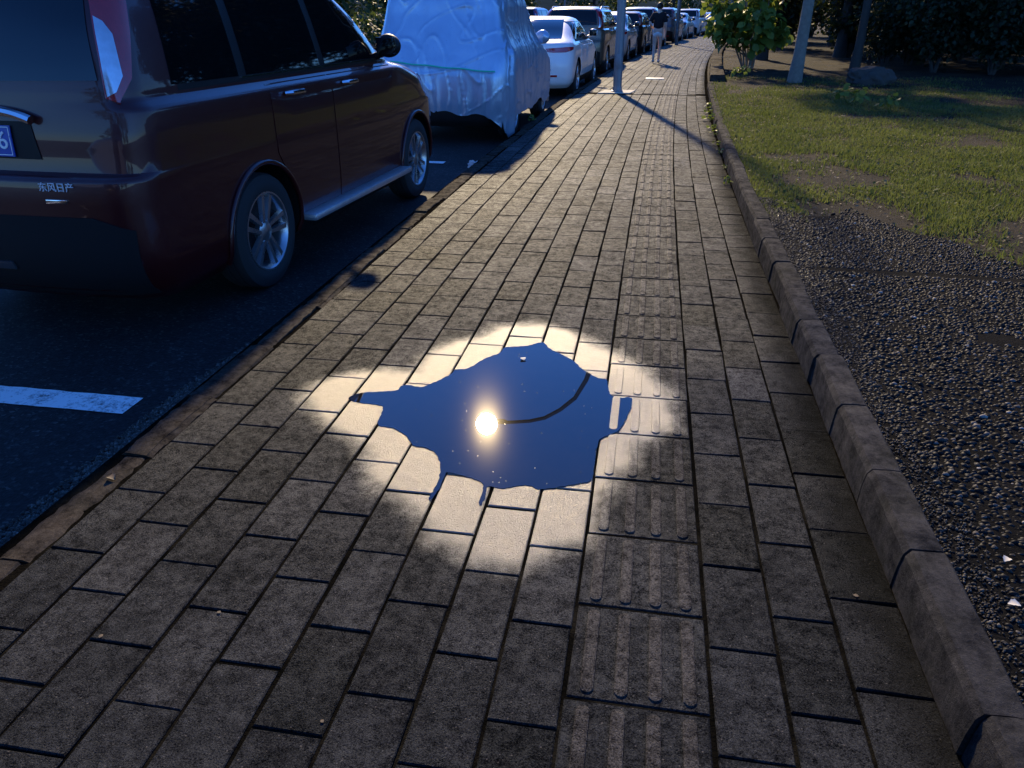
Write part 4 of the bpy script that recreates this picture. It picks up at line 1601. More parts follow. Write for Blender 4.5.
def scaled(rows, sz, sy, sx, cut=None):
    return [(r[0] * sz, r[1] * sy, r[2] * sy, r[3] * sx, r[4] * sy, r[5] * sx, r[6] * sy, r[7] * sx, r[8] * sy) for r in rows]


def make_car(kind, body_mat, label, loc, rz, name='parked_car', sz=1.0, sy=1.0, sx=1.0, detail=2, group='cars parked along the kerb', cat='car', glass=None, rails=False, trim=None, tail_mat=None):
    K = CAR_KINDS[kind]
    kind = 'suv' if kind == 'tall_suv' else kind
    tz = 1.045 if K['rows'] is TALL_ROWS else 1.0
    S_ = Shape(scaled(K['rows'], sz, sy, sx), K['L'] * sy)
    t = empty(name, loc, rz)
    tag(t, label, cat, group)
    glass = glass or M_GLASS
    trim = trim or M_BLACK
    wr = K['r'] * (0.5 + 0.5 * sz)
    Wd = S_.par(0.5 * sz)[2]
    wy = [w_ * sy for w_ in K['wheels']]
    body_mesh('body', S_, body_mat, [(y_, wr) for y_ in wy], wr + 0.055, t, detail, True, Wd)
    sm, rm, fm, gm = side_map(S_), rear_map(S_), front_map(S_), ring_map(S_)
    for y_ in wy:
        for sg in (1, -1):
            wheel(t, sg * (Wd - 0.115), y_, wr, wr, wr * K['rim'] / K['r'], 0.21, K['style'], sg)
    belt, top = K['belt'] * sz, K['top'] * sz
    for sg in (1, -1):
        sd0, sd1 = K['side'][0], K['side'][-1]
        patch(sm, [((sd0[0][0] + 0.04) * sy, belt - 0.03, (sd0[0][1] + 0.04) * sy, top + 0.01), ((sd1[1][0] + 0.02) * sy, belt - 0.03, (sd1[1][1] + 0.0) * sy, top + 0.01)], sg, 0.0012, 'window_frame', M_BLACK, t, 6, 0.01, 16)
        for (l_, r_) in K['side']:
            patch(sm, [(l_[0] * sy, belt, l_[1] * sy, top), (r_[0] * sy, belt, r_[1] * sy, top)], sg, 0.003, 'side_window', glass, t, 6, 0.01, 6)
    gx0, gx1 = K['glass_x'][0] * sx, K['glass_x'][1] * sx
    patch(rm, [(-gx0, K['rg'][0] * sz, -gx1, K['rg'][1] * sz), (0, K['rg'][0] * sz - 0.01, 0, K['rg'][1] * sz + 0.005), (gx0, K['rg'][0] * sz, gx1, K['rg'][1] * sz)], 1, 0.004, 'rear_window', glass, t, 10, 0.01, 8)
    patch(fm, [(gx0 * 1.05, K['ws'][0] * sz, gx1, K['ws'][1] * sz), (0, K['ws'][0] * sz - 0.01, 0, K['ws'][1] * sz), (-gx0 * 1.05, K['ws'][0] * sz, -gx1, K['ws'][1] * sz)], 1, 0.004, 'windscreen', glass, t, 10, 0.01, 8)
    for sg in (1, -1):
        # doors with handles
        for (d0, d1) in K['doors']:
            d0, d1 = d0 * sy, d1 * sy
            rear = d0 < 2 * sy
            w0 = wy[0] + wr + 0.10
            zb, zt = 0.36 * sz, belt - 0.062 * sz
            zm = 0.78 * sz
            if rear:
                cols_ = [(d0, zm, d0, zt), (min(w0, d1 - 0.2), zb, d0 + (w0 - d0) * 0.9, zt), (d1, zb, d1, zt)]
            else:
                cols_ = [(d0, zb, d0, zt), (d1 - 0.15, zb, d1 - 0.12, zt), (d1 - 0.02, zm, d1, zt)]
            d = patch(sm, cols_, sg, 0.004, 'door', body_mat, t, 8, 0.010, 5)
            hy, hz = d0 + (0.16 if not rear else 0.17), belt - 0.125 * sz
            hb = MB()
            p0 = S_.pt(hz, S_.side_s(hz, hy), sg, 0.004); p1 = S_.pt(hz, S_.side_s(hz, hy), sg, 0.040); p2 = S_.pt(hz, S_.side_s(hz, hy + 0.19), sg, 0.040); p3 = S_.pt(hz, S_.side_s(hz, hy + 0.19), sg, 0.004)
            hb.tube([p0, p1 + Vector((0, 0.02, 0)), p2 - Vector((0, 0.02, 0)), p3], [0.012, 0.014, 0.014, 0.012], 8)
            hb.build('door_handle', M_CHROME if kind == 'suv' else body_mat, d)
        # beltline trim and black sill
        patch(sm, [(1.10 * sy, belt - 0.012, 1.10 * sy, belt - 0.004), (3.25 * sy, belt - 0.012, 3.22 * sy, belt - 0.004)], sg, 0.008, 'belt_trim', trim, t, 1, 0.012, 16)
        patch(sm, [(wy[0] + wr + 0.07, 0.21 * sz, wy[0] + wr + 0.07, 0.34 * sz), (wy[1] - wr - 0.07, 0.21 * sz, wy[1] - wr - 0.07, 0.34 * sz)], sg, 0.008, 'sill', M_BLACK, t, 2, 0.02, 10)
        # mirror
        my, mz = (3.02 if kind == 'suv' else 2.92) * sy, belt + 0.075
        px = S_.pt(belt, S_.side_s(belt, my), sg)
        mv, mf = blob(1.0, 3, 0.0, 1, 0, (0.10, 0.075, 0.085))
        mm = MB()
        mm.add([Vector((px.x + sg * 0.115, my + 0.0, mz + 0.01)) + Vector((v.x, max(v.y, -0.045), v.z)) for v in mv], mf)
        mm.tube([px + Vector((-sg * 0.03, 0.02, 0.0)), px + Vector((sg * 0.06, 0.02, 0.03))], [0.03, 0.025], 8)
        mo = mm.build('wing_mirror', M_BLACK if trim is M_CHROME else body_mat, t, 60)
        gl = MB()
        gl.box((px.x + sg * 0.115, my - 0.047, mz + 0.01), (0.16, 0.006, 0.12), bev=0.0025)
        gl.build('mirror_glass', M_GLASS, mo)
        # lamps
        if K['tail'] == 'tall':
            tl = patch(gm, [(1.20, 1.19 * sz, 1.20, 1.62 * tz * sz), (1.42, 1.165 * sz, 1.42, 1.64 * tz * sz), (1.75, 1.27 * sz, 1.75, 1.64 * tz * sz), (1.90, 1.46 * sz, 1.92, 1.63 * tz * sz)], sg, 0.012, 'tail_light', tail_mat or M_RED, t, 8, 0.03, 4)
            patch(gm, [(1.24, 1.195 * sz, 1.24, 1.46 * tz * sz), (1.42, 1.215 * sz, 1.40, 1.44 * tz * sz), (1.58, 1.28 * sz, 1.54, 1.39 * tz * sz)], sg, 0.017, 'clear_lens', M_CLEAR, tl, 5, 0.012, 4)
        else:
            patch(gm, [(0.80, 0.85 * sz, 0.80, 0.90 * sz), (1.1, 0.83 * sz, 1.1, 0.91 * sz), (1.5, 0.835 * sz, 1.5, 0.925 * sz), (1.90, 0.88 * sz, 1.90, 0.925 * sz)], sg, 0.008, 'tail_light', tail_mat or M_RED, t, 4, 0.02, 5)
        hz0, hz1 = (0.86, 1.04) if kind == 'suv' else (0.66, 0.82)
        patch(gm, [(3.35, hz0 * sz + 0.08, 3.35, hz1 * sz), (3.9, hz0 * sz, 3.9, hz1 * sz), (4.25, hz0 * sz + 0.02, 4.25, hz1 * sz - 0.03)], sg, 0.010, 'headlight', M_CLEAR, t, 4, 0.02, 4)
    gz0, gz1 = (0.62, 0.92) if kind == 'suv' else (0.42, 0.66)
    patch(fm, [(0.42 * sx, gz0 * sz + 0.03, 0.45 * sx, gz1 * sz), (-0.42 * sx, gz0 * sz + 0.03, -0.45 * sx, gz1 * sz)], 1, 0.006, 'grille', M_BLACK, t, 4, 0.015, 6)
    # rear plate recess and lower bumper
    pz = (0.97, 1.075) if kind == 'suv' else (0.56, 0.68)
    zb_ = 0.66 if kind == 'suv' else 0.44
    patch(rm, [(-0.80 * sx, 0.26 * sz, -0.82 * sx, (zb_ - 0.06) * sz), (-0.60 * sx, 0.24 * sz, -0.62 * sx, zb_ * sz), (0.60 * sx, 0.24 * sz, 0.62 * sx, zb_ * sz), (0.80 * sx, 0.26 * sz, 0.82 * sx, (zb_ - 0.06) * sz)], 1, 0.006, 'lower_bumper', M_CLAD if kind == 'suv' else body_mat, t, 6, 0.02, 8)
    for sg in (1, -1) if tz == 1.0 else ():
        patch(rm, [(sg * 0.52 - 0.12, 0.40 * sz, sg * 0.52 - 0.12, 0.435 * sz), (sg * 0.52 + 0.12, 0.40 * sz, sg * 0.52 + 0.12, 0.435 * sz)], 1, 0.012, 'reflector', M_RED, t, 2, 0.012, 3)
    if rails:
        for sg in (1, -1):
            mb = MB()
            pts = []
            for k in range(13):
                y = (0.75 + (2.55 - 0.75) * k / 12) * sy
                z = 1.655 * tz * sz
                x = S_.pt(1.62 * tz * sz, S_.side_s(1.62 * tz * sz, min(max(y, 0.7 * sy), 2.2 * sy))).x - 0.03
                up = 0.045 if 0 < k < 12 else -0.02
                pts.append((sg * x, y, z + up))
            mb.tube(pts, 0.016, 8)
            mb.build('roof_rail', rails, t)
    return t, S_


def lane(y, side_lat, half):
    """place a car whose kerb side runs at side_lat; returns rear-centre point and heading"""
    s = bend_slope(y + 2.3)
    rz = -math.atan(s)
    return (bend(y) + side_lat - half, y, ROAD_Z), rz


# --- the dark red SUV in the foreground
P_MAROON = paint('dark_red_paint', (0.050, 0.002, 0.003), 0.25, 0.01)
SUV_RZ = -math.atan2(0.18, 2.63)
ca, sa = math.cos(SUV_RZ), math.sin(SUV_RZ)
# rear right wheel centre stands at (-2.32, 4.30)
off = Vector((0.775, 1.10))
rc = Vector((-2.335, 4.30)) - Vector((off.x * ca - off.y * sa, off.x * sa + off.y * ca))
suv, SS = make_car('tall_suv', P_MAROON, 'dark red SUV parked nearest, with a blue number plate and clear-lensed tail lights', (rc.x, rc.y, ROAD_Z), SUV_RZ, detail=3, cat='car', rails=M_CHROME, trim=M_CHROME, name='parked_suv')
rmS, smS, gmS = rear_map(SS), side_map(SS), ring_map(SS)
# number plate in its recess, chrome bar above, badge, wiper, running boards, exhaust lens
patch(rmS, [(-0.36, 0.915, -0.33, 1.085), (0.36, 0.915, 0.33, 1.085)], 1, 0.004, 'plate_recess', M_BLACK, suv, 4, 0.01, 8)
pl = patch(rmS, [(-0.22, 0.925, -0.22, 1.065), (0.22, 0.925, 0.22, 1.065)], 1, 0.014, 'number_plate', M_PLATE, suv, 3, 0.006, 6)
pf_ = MB()
loop_o = [(-0.212, 0.931), (-0.1, 0.931), (0.0, 0.931), (0.1, 0.931), (0.212, 0.931), (0.212, 1.059), (0.1, 1.059), (0.0, 1.059), (-0.1, 1.059), (-0.212, 1.059)]
loop_i = [(x * 0.98, 0.995 + (z - 0.995) * 0.94) for x, z in loop_o]
pf_.add([rmS(z, x, 1, 0.0155) for x, z in loop_o + loop_i], [(k, (k + 1) % 10, 10 + (k + 1) % 10, 10 + k) for k in range(10)])
pf_.build('plate_border', M_WHITEMARK, pl)


def text_mesh(txt, size, depth, name, mat, parent, M):
    cu = bpy.data.curves.new(name, 'FONT')
    cu.body = txt
    cu.size = size
    cu.extrude = depth
    cu.align_x = 'CENTER'
    cu.align_y = 'CENTER'
    o = bpy.data.objects.new(name, cu)
    COL.objects.link(o)
    bpy.context.view_layer.update()
    me = bpy.data.meshes.new_from_object(o.evaluated_get(bpy.context.evaluated_depsgraph_get()))
    bpy.data.objects.remove(o)
    me.materials.clear()
    me.materials.append(mat)
    me.transform(M)
    return obj(name, me, parent)


def on_rear(x, z, off_):
    p = rmS(z, x, 1, off_)
    e = rmS(z, x + 0.02, 1, off_) - rmS(z, x - 0.02, 1, off_)
    u = rmS(z + 0.01, x, 1, off_) - rmS(z - 0.01, x, 1, off_)
    e.normalize(); u.normalize()
    nn = e.cross(u).normalized()
    u = nn.cross(e)
    return Matrix(((e.x, u.x, nn.x, p.x), (e.y, u.y, nn.y, p.y), (e.z, u.z, nn.z, p.z), (0, 0, 0, 1)))


text_mesh('6', 0.115, 0.002, 'plate_character', M_WHITEMARK, pl, on_rear(0.170, 0.995, 0.016))
text_mesh('东风日产', 0.046, 0.002, 'badge_lettering', M_LETTER, suv, on_rear(0.47, 0.80, 0.005))
bd = MB()
M4 = on_rear(0.455, 0.735, 0.004)
bd.box((0, 0, 0), (0.11, 0.020, 0.010), bev=0.004)
me = mesh_of('badge_bar', bd.v, bd.f, M_CHROME, 40)
me.transform(M4)
obj('badge_bar', me, suv)
cb = MB()
pts = [rmS(1.090 + 0.045 * (1 - abs(x / 0.36) ** 3), x, 1, 0.028) for x in [-0.36 + 0.72 * k / 24 for k in range(25)]]
cb.tube(pts, [0.022] * 25, 8)
cb.build('chrome_garnish', M_CHROME, suv)
wp = MB()
wp.tube([rmS(1.285, 0.0, 1, 0.02), rmS(1.30, -0.15, 1, 0.035), rmS(1.33, -0.42, 1, 0.03)], [0.014, 0.010, 0.008], 8)
wp.box(rmS(1.262, 0.0, 1, 0.02), (0.07, 0.05, 0.05), bev=0.012)
wp.build('rear_wiper', M_BLACK, suv)
for sg in (1, -1):
    rb = MB()
    w_ = SS.par(0.36)[2]
    rb.box((sg * (w_ + 0.035), 2.415, 0.335), (0.13, 1.80, 0.045), bev=0.018)
    rb.build('running_board', simple('step_aluminium', (0.62, 0.64, 0.67), 0.35, metal=0.8), suv, 50)
    for wy_ in (1.10, 3.73):
        la = MB()
        pts = []
        for k in range(25):
            a = math.radians(-12 + 204 * k / 24)
            y = wy_ + 0.408 * math.cos(a); z = 0.345 + 0.408 * math.sin(a)
            pts.append(SS.pt(max(z, 0.25), SS.side_s(max(z, 0.25), y), sg, 0.006))
        la.tube(pts, 0.016, 8)
        la.build('wheel_arch_lip', P_MAROON, suv, 60)
patch(rmS, [(-0.08, 0.385, -0.075, 0.425), (0.10, 0.385, 0.095, 0.425)], 1, 0.014, 'fog_lamp', simple('dim_lens', (0.10, 0.10, 0.11), 0.25, metal=0.5, var=0.3, scale=60), suv, 3, 0.012, 4)

# --- the car under a plastic sheet
def cover_mat():
    m, nt, p = new_mat('silver_sheet')
    v = objc(nt)
    mp = nt.nodes.new('ShaderNodeMapping')
    mp.inputs['Scale'].default_value = (3.0, 3.0, 0.9)
    L(nt, v, mp.inputs['Vector'])
    a = noise_tex(nt, mp.outputs[0], 2.2, 7, 0.62)
    b = noise_tex(nt, v, 38, 4, 0.6)
    c = mixc(nt, noise_tex(nt, v, 2.5, 5, 0.6), (0.33, 0.45, 0.60), (0.45, 0.57, 0.72))
    L(nt, c, p.inputs['Base Color'])
    p.inputs['Metallic'].default_value = 0.55
    L(nt, math_n(nt, 'MULTIPLY_ADD', b, 0.25, 0.20), p.inputs['Roughness'])
    # crease-like ridges
    r = math_n(nt, 'ABSOLUTE', math_n(nt, 'SUBTRACT', a, 0.5))
    # crumple: straight facets between sharp folds
    wv = nt.nodes.new('ShaderNodeVectorMath')
    wv.operation = 'ADD'
    nn = nt.nodes.new('ShaderNodeTexNoise')
    nn.inputs['Scale'].default_value = 3.0
    L(nt, v, nn.inputs['Vector'])
    sc_ = nt.nodes.new('ShaderNodeVectorMath')
    sc_.operation = 'SCALE'
    sc_.inputs['Scale'].default_value = 0.35
    L(nt, nn.outputs['Color'], sc_.inputs[0])
    L(nt, mp.outputs[0], wv.inputs[0])
    L(nt, sc_.outputs[0], wv.inputs[1])
    hs_ = []
    for s_, k_ in ((0.75, 1.0), (1.9, 0.25)):
        vo = nt.nodes.new('ShaderNodeTexVoronoi')
        vo.feature = 'DISTANCE_TO_EDGE'
        vo.inputs['Scale'].default_value = s_
        L(nt, wv.outputs[0], vo.inputs['Vector'])
        hs_.append(math_n(nt, 'MULTIPLY', math_n(nt, 'MINIMUM', vo.outputs['Distance'], 0.16), k_))
    h = math_n(nt, 'ADD', math_n(nt, 'ADD', hs_[0], hs_[1]), math_n(nt, 'MULTIPLY', b, 0.03))
    bump(nt, p, h, 0.17, 0.12)
    return m


M_COVER = cover_mat()
COV_ROWS = [
    (0.02, 0.06, 4.14, 0.86, 0.30, 0.30, 0.50, 0.45, 0.04),
    (0.30, 0.05, 4.14, 0.885, 0.28, 0.28, 0.52, 0.50, 0.05),
    (0.55, 0.02, 4.14, 0.90, 0.24, 0.26, 0.52, 0.50, 0.05),
    (0.80, 0.03, 4.10, 0.905, 0.22, 0.24, 0.55, 0.52, 0.05),
    (0.95, 0.06, 3.85, 0.90, 0.22, 0.24, 0.60, 0.55, 0.05),
    (1.05, 0.09, 3.45, 0.885, 0.22, 0.22, 0.55, 0.55, 0.05),
    (1.12, 0.11, 3.15, 0.865, 0.22, 0.22, 0.42, 0.48, 0.05),
    (1.25, 0.15, 2.88, 0.825, 0.22, 0.20, 0.34, 0.38, 0.05),
    (1.50, 0.22, 2.55, 0.775, 0.22, 0.20, 0.30, 0.34, 0.06),
    (1.72, 0.27, 2.32, 0.73, 0.24, 0.20, 0.30, 0.34, 0.06),
    (1.80, 0.35, 2.14, 0.68, 0.26, 0.22, 0.30, 0.36, 0.06),
    (1.85, 0.55, 1.92, 0.58, 0.30, 0.30, 0.32, 0.38, 0.05),
    (1.875, 0.92, 1.57, 0.36, 0.2, 0.3, 0.2, 0.3, 0.03)]
CV = Shape(COV_ROWS, 4.14)
cov_loc, cov_rz = (-2.68, 9.95, ROAD_Z), -0.03
cov = empty('covered_car', cov_loc, cov_rz)
tag(cov, 'car wrapped in a creased silver-blue plastic sheet, parked ahead of the dark red SUV', 'covered car', 'cars parked along the kerb')


def hem(s, sgn):
    """height of the sheet's lower edge round the car"""
    q = s * sgn
    base = 0.40 + 0.05 * math.sin(q * 5.0 + 1) + 0.03 * math.sin(q * 17) + 0.03 * noise.noise(Vector((q * 9, 0, 0)))
    if sgn > 0:
        if s < 1.6:
            base = 0.40 - 0.05 * s + 0.02 * math.sin(s * 9)
        base -= 0.33 * max(0.0, 1 - abs(s - 2.03) / (0.8 if s < 2.03 else 0.11))
        if s > 2.1:
            base -= 0.14 * min((s - 2.1) / 0.2, 1)
    return max(base, 0.05)


ss = []
for a, b, n_ in ((0, 1, 34), (1, 2, 26), (2, 3, 80), (3, 4, 24), (4, 5, 20)):
    ss += [a + (b - a) * i / n_ for i in range(n_)]
ss.append(5.0)
NZ = 96
vs = []
ringn = 0
allS = [(s, 1) for s in ss] + [(s, -1) for s in ss[1:-1]][::-1]
n = len(allS)
for j in range(NZ + 1):
    t = j / NZ
    for (s, sg) in allS:
        z0 = hem(s, sg)
        z = z0 + (1.875 - z0) * t
        p = CV.pt(min(z, 1.8749), s, sg)
        pn = CV.pt(min(z, 1.86), s, sg, 0.02)
        nn = (pn - CV.pt(min(z, 1.86), s, sg))
        nn.normalize()
        w = Vector((p.x * 2.0, p.y * 2.0, p.z * 0.75))
        d = noise.fractal(w * 1.3, 1.0, 2.0, 3) * 0.012
        rg = 1 - abs(noise.noise(Vector((p.x * 4 + p.z * 1.5, p.y * 3.2, p.z * 1.1 + 9)))) * 2
        d += max(rg, 0) ** 16 * 0.012
        rg2 = 1 - abs(noise.noise(Vector((p.x * 2 - p.z * 2.2, p.y * 2 + p.z * 1.4, p.z * 1.0 + 3)))) * 2
        d += max(rg2, 0) ** 24 * 0.012
        low = max(0.0, 1 - (z - z0) / 0.5)
        d += low * 0.008 * math.sin(s * 22 + 3 * noise.noise(Vector((s * 3, 0, z))))
        # one tight vertical pleat down the rear corner nearest the kerb
        if sg > 0:
            cp = math.exp(-((s - 2.03) / 0.02) ** 2)
            d += cp * (0.055 if z < 1.1 else 0.03)
            d -= 0.035 * math.exp(-((s - 2.07) / 0.02) ** 2)
        # sheet sags in over the side glass
        if 2.0 < s < 3.0 and 1.12 < z < 1.6:
            d -= 0.03 * math.sin((z - 1.12) / 0.48 * math.pi)
        vs.append(p + nn * d)
fs = []
for j in range(NZ):
    for i in range(n):
        i2 = (i + 1) % n
        fs.append((j * n + i, j * n + i2, (j + 1) * n + i2, (j + 1) * n + i))
fs.append(tuple(NZ * n + i for i in range(n)))
# inner face of the sheet
b = len(vs)
for j in range(0, 9):
    for i in range(n):
        p = vs[j * n + i]
        vs.append((p[0] * 0.985, 2.05 + (p[1] - 2.05) * 0.992, p[2] + 0.001))
for j in range(8):
    for i in range(n):
        i2 = (i + 1) % n
        fs.append((b + j * n + i2, b + j * n + i, b + (j + 1) * n + i, b + (j + 1) * n + i2))
for i in range(n):
    i2 = (i + 1) % n
    fs.append((i2, i, b + i, b + i2))
me = mesh_of('plastic_sheet', vs, fs, M_COVER, 75)
sheet = obj('plastic_sheet', me, cov)
# the car underneath shows as black bumper, sills and tyres
ub = Shape(scaled(SUV_ROWS[:5], 1.0, 0.89, 0.955), 4.1)
body_mesh('body', ub, simple('black_underbody', (0.010, 0.010, 0.011), 0.6), [(0.85, 0.33), (3.2, 0.33)], 0.38, cov, 2, True, 0.85).location = (0, 0.04, 0)
for y_ in (0.89, 3.24):
    for sg in (1, -1):
        wheel(cov, sg * 0.74, y_, 0.32, 0.32, 0.21, 0.20, 'ten', sg)
# mirror bagged in the same sheet
v_, f_ = blob(1.0, 3, 0.10, 2.0, 5, (0.115, 0.085, 0.10))
mb = MB()
mp_ = CV.pt(1.13, CV.side_s(1.13, 2.95), 1)
mb.add([v + mp_ + Vector((0.13, 0.0, 0.06)) for v in v_], f_)
mb.tube([mp_ + Vector((-0.06, 0.02, 0.0)), mp_ + Vector((0.08, 0.0, 0.04))], [0.05, 0.055], 10)
mb.build('mirror_pocket', M_COVER, cov, 70)
mb = MB()
mb.add([Vector((-(v.x + mp_.x + 0.13), v.y + mp_.y, v.z + mp_.z + 0.06)) for v in v_], [f[::-1] for f in f_])
mb.build('mirror_pocket', M_COVER, cov, 70)
# green cord tied across the back
gc = MB()
pts = []
for k in range(21):
    x = -0.62 + 1.38 * k / 20
    z = 0.965 - 0.10 * (k / 20) + 0.004 * math.sin(k)
    s_ = CV.rear_s(z, x)
    pts.append(CV.pt(z, s_, 1 if x >= 0 else -1, 0.062))
gc.tube(pts, 0.010, 6)
gc.build('tie_cord', simple('green_cord', (0.05, 0.62, 0.40), 0.6), cov)

# an unseen car is added in the bay behind
# --- the row ahead
P_WHITE = paint('white_paint', (0.76, 0.76, 0.77), 0.0, 0.10)
P_PEARL = paint('pearl_paint', (0.66, 0.66, 0.66), 0.1, 0.2)
P_BLACK = paint('black_paint', (0.012, 0.012, 0.014), 0.3, 0.25)
P_BRONZE = paint('bronze_paint', (0.14, 0.115, 0.09), 0.6, 0.3)
P_SILVER = paint('silver_paint', (0.40, 0.41, 0.43), 0.7, 0.2)
P_GREY = paint('grey_paint', (0.10, 0.11, 0.125), 0.5, 0.2)
P_BLUE = paint('blue_paint', (0.03, 0.09, 0.25), 0.4, 0.2)


def row(kind, y, mat, label, half, lat=-1.90, **kw):
    lc, rz = lane(y, lat, half)
    return make_car(kind, mat, label, lc, rz, detail=2, **kw)[0]


row('suv', -2.85, paint('charcoal_paint', (0.02, 0.02, 0.023), 0.3, 0.3), 'unseen charcoal SUV added behind the white bay line, darkening reflections on the dark red SUV', 0.89, lat=-2.25)  # out of view, added so the red tailgate mirrors something dark
row('sedan', 15.8, P_WHITE, 'white sedan parked just past the sheet-covered car', 0.91, lat=-1.80)
row('suv', 21.9, P_BRONZE, 'bronze-brown SUV with roof rails parked ahead of the white sedan', 0.86, sz=0.97, sx=0.97, sy=0.97, rails=M_ALLOY)
row('sedan', 27.3, P_PEARL, 'pearl white compact car partly hidden behind the nearest lamp post', 0.83, sx=0.93, sy=0.86, sz=1.02)
row('suv', 32.2, P_BLACK, 'small black car just right of the nearest lamp post', 0.82, sx=0.93, sy=0.86, sz=0.90)
row('suv', 37.2, P_WHITE, 'white SUV with dark lower bumper beside the walking person', 0.89)
row('suv', 43.2, P_GREY, 'dark grey SUV beside the farther lamp post', 0.90, lat=-1.75)
row('sedan', 49.3, P_SILVER, 'silver sedan parked beyond the farther lamp post', 0.9)
row('suv', 55.2, P_WHITE, 'white SUV near the far end of the parked row', 0.88, sz=0.98)
row('sedan', 61.0, P_SILVER, 'pale silver car at the far end of the row', 0.9)
row('sedan', 67.0, P_BLUE, 'blue car last in the parked row', 0.9)

# second line of cars across the carriageway
for (kind, lat, y, mat, lb, sc_) in (
        ('suv', -8.2, 38.0, P_BLUE, 'blue SUV in the far lane, seen between the covered car and the white sedan', 1.0),
        ('suv', -7.6, 50.0, P_PEARL, 'pale SUV in the far lane behind the bronze SUV', 1.0),
        ('suv', -7.4, 61.0, P_WHITE, 'white SUV farthest off in the far lane', 1.0)):
    lc = (bend(y) + lat, y, ROAD_Z)
    make_car(kind, mat, lb, lc, -math.atan(bend_slope(y + 2)), detail=1, group='cars in the far lane', sz=sc_)

# ------------------------------------------------------------------ lamp posts
def lamp_post(loc, label, group, r=0.083):
    t = empty('street_lamp', loc)
    tag(t, label, 'street lamp', group)
    mb = MB()
    pts = [(0, 0, 0.0), (0, 0, 1.5), (0, 0, 3.0), (-0.02, 0, 4.2), (-0.09, 0, 5.2), (-0.24, 0, 5.9), (-0.34, 0, 6.25), (-0.58, 0, 6.74), (-0.92, 0, 7.08), (-1.28, 0, 7.33), (-1.64, 0, 7.45), (-2.0, 0, 7.51), (-2.22, 0, 7.54)]
    rr = [r, r, r * 0.92, r * 0.85, r * 0.8, r * 0.72, r * 0.66, r * 0.6, r * 0.56, r * 0.54, r * 0.52, r * 0.5, r * 0.5]
    mb.tube(pts, rr, 20)
    mb.build('pole', M_STEEL, t, 50)
    mb = MB()
    mb.lathe([(0.0, r + 0.03), (0.03, r + 0.03), (0.035, r + 0.012), (0.10, r + 0.006), (0.10, r - 0.01), (0.0, r - 0.01)], 24, 'z')
    mb.build('collar', M_STEEL, t)
    mb = MB()
    mb.box((-2.32, 0, 7.535), (0.22, 0.13, 0.075), bev=0.025)
    lh = mb.build('lamp_head', M_STEEL, t)
    mb = MB()
    mb.box((-2.33, 0, 7.490), (0.15, 0.09, 0.02), bev=0.008)
    mb.build('lamp_lens', M_CLEAR, lh)
    mb = MB()
    mb.box((0.0, -r - 0.004, 0.55), (0.09, 0.012, 0.26), bev=0.004)
    mb.build('access_hatch', M_STEEL, t)
    return t


l1 = lamp_post((-0.69, 16.08, 0.0), 'nearest grey lamp post, on a pale concrete pad by the kerb', 'street lamps along the kerb')
mb = MB()
mb.lathe([(0.0, 0.0), (0.0, 0.50), (0.012, 0.49), (0.014, 0.0)], 4, 'z')
pad = mb.build('base_pad', M_PALE, l1, 30)
pad.rotation_euler = (0, 0, math.pi / 4)
pad.scale = (1.0, 0.75, 1.0)
l2 = copy_tree(l1)
l2.location = (0.89, 39.7, 0.0)
l2.rotation_euler = (0, 0, -0.11)
l2['label'] = 'farther grey lamp post, beyond the walking person'
l3 = copy_tree(l1)
l3.location = (bend(64) - 0.95, 64.0, 0.0)
l3.rotation_euler = (0, 0, -0.2)
l3['label'] = 'lamp post farthest along the kerb'
for c in list(l2.children) + list(l3.children):
    if c.name.startswith('base_pad'):
        bpy.data.objects.remove(c)
# slim posts across the road
fp = empty('slim_post', (bend(52) - 9.6, 52.0, 0.0))
tag(fp, 'slim pale post across the road, left of the nearest lamp post', 'post')
mb = MB()
mb.tube([(0, 0, -0.1), (0, 0, 3.0)], [0.06, 0.05], 12)
mb.build('shaft', M_STEEL, fp)
mb = MB()
mb.lathe([(3.0, 0.0), (3.0, 0.065), (3.05, 0.06), (3.08, 0.0)], 14, 'z')
mb.build('cap', M_STEEL, fp)

# ------------------------------------------------------------------ far hills
hv_, hf_ = [], []
NH = 140
for i in range(NH + 1):
    a = math.radians(-95 + 190 * i / NH)
    for (r_, k_) in ((300, 0.0), (360, 0.62), (430, 1.0), (560, 0.0)):
        hgt = 26 + 16 * noise.fractal(Vector((a * 3.2, 0.4, 2.0)), 1.0, 2.0, 4) + 3 * noise.noise(Vector((a * 40, r_ * 0.1, 0)))
        hv_.append((math.sin(a) * r_, math.cos(a) * r_, -0.5 + hgt * k_))
for i in range(NH):
    for j in range(3):
        b_ = i * 4 + j
        hf_.append((b_, b_ + 4, b_ + 5, b_ + 1))
tag(obj('hills', mesh_of('hills', hv_, hf_, ground_mat('hill_woods', (0.018, 0.028, 0.03), (0.028, 0.04, 0.04), (0.04, 0.055, 0.05), 0.02, 0.3, spec=0.0), 60)), kind='structure')

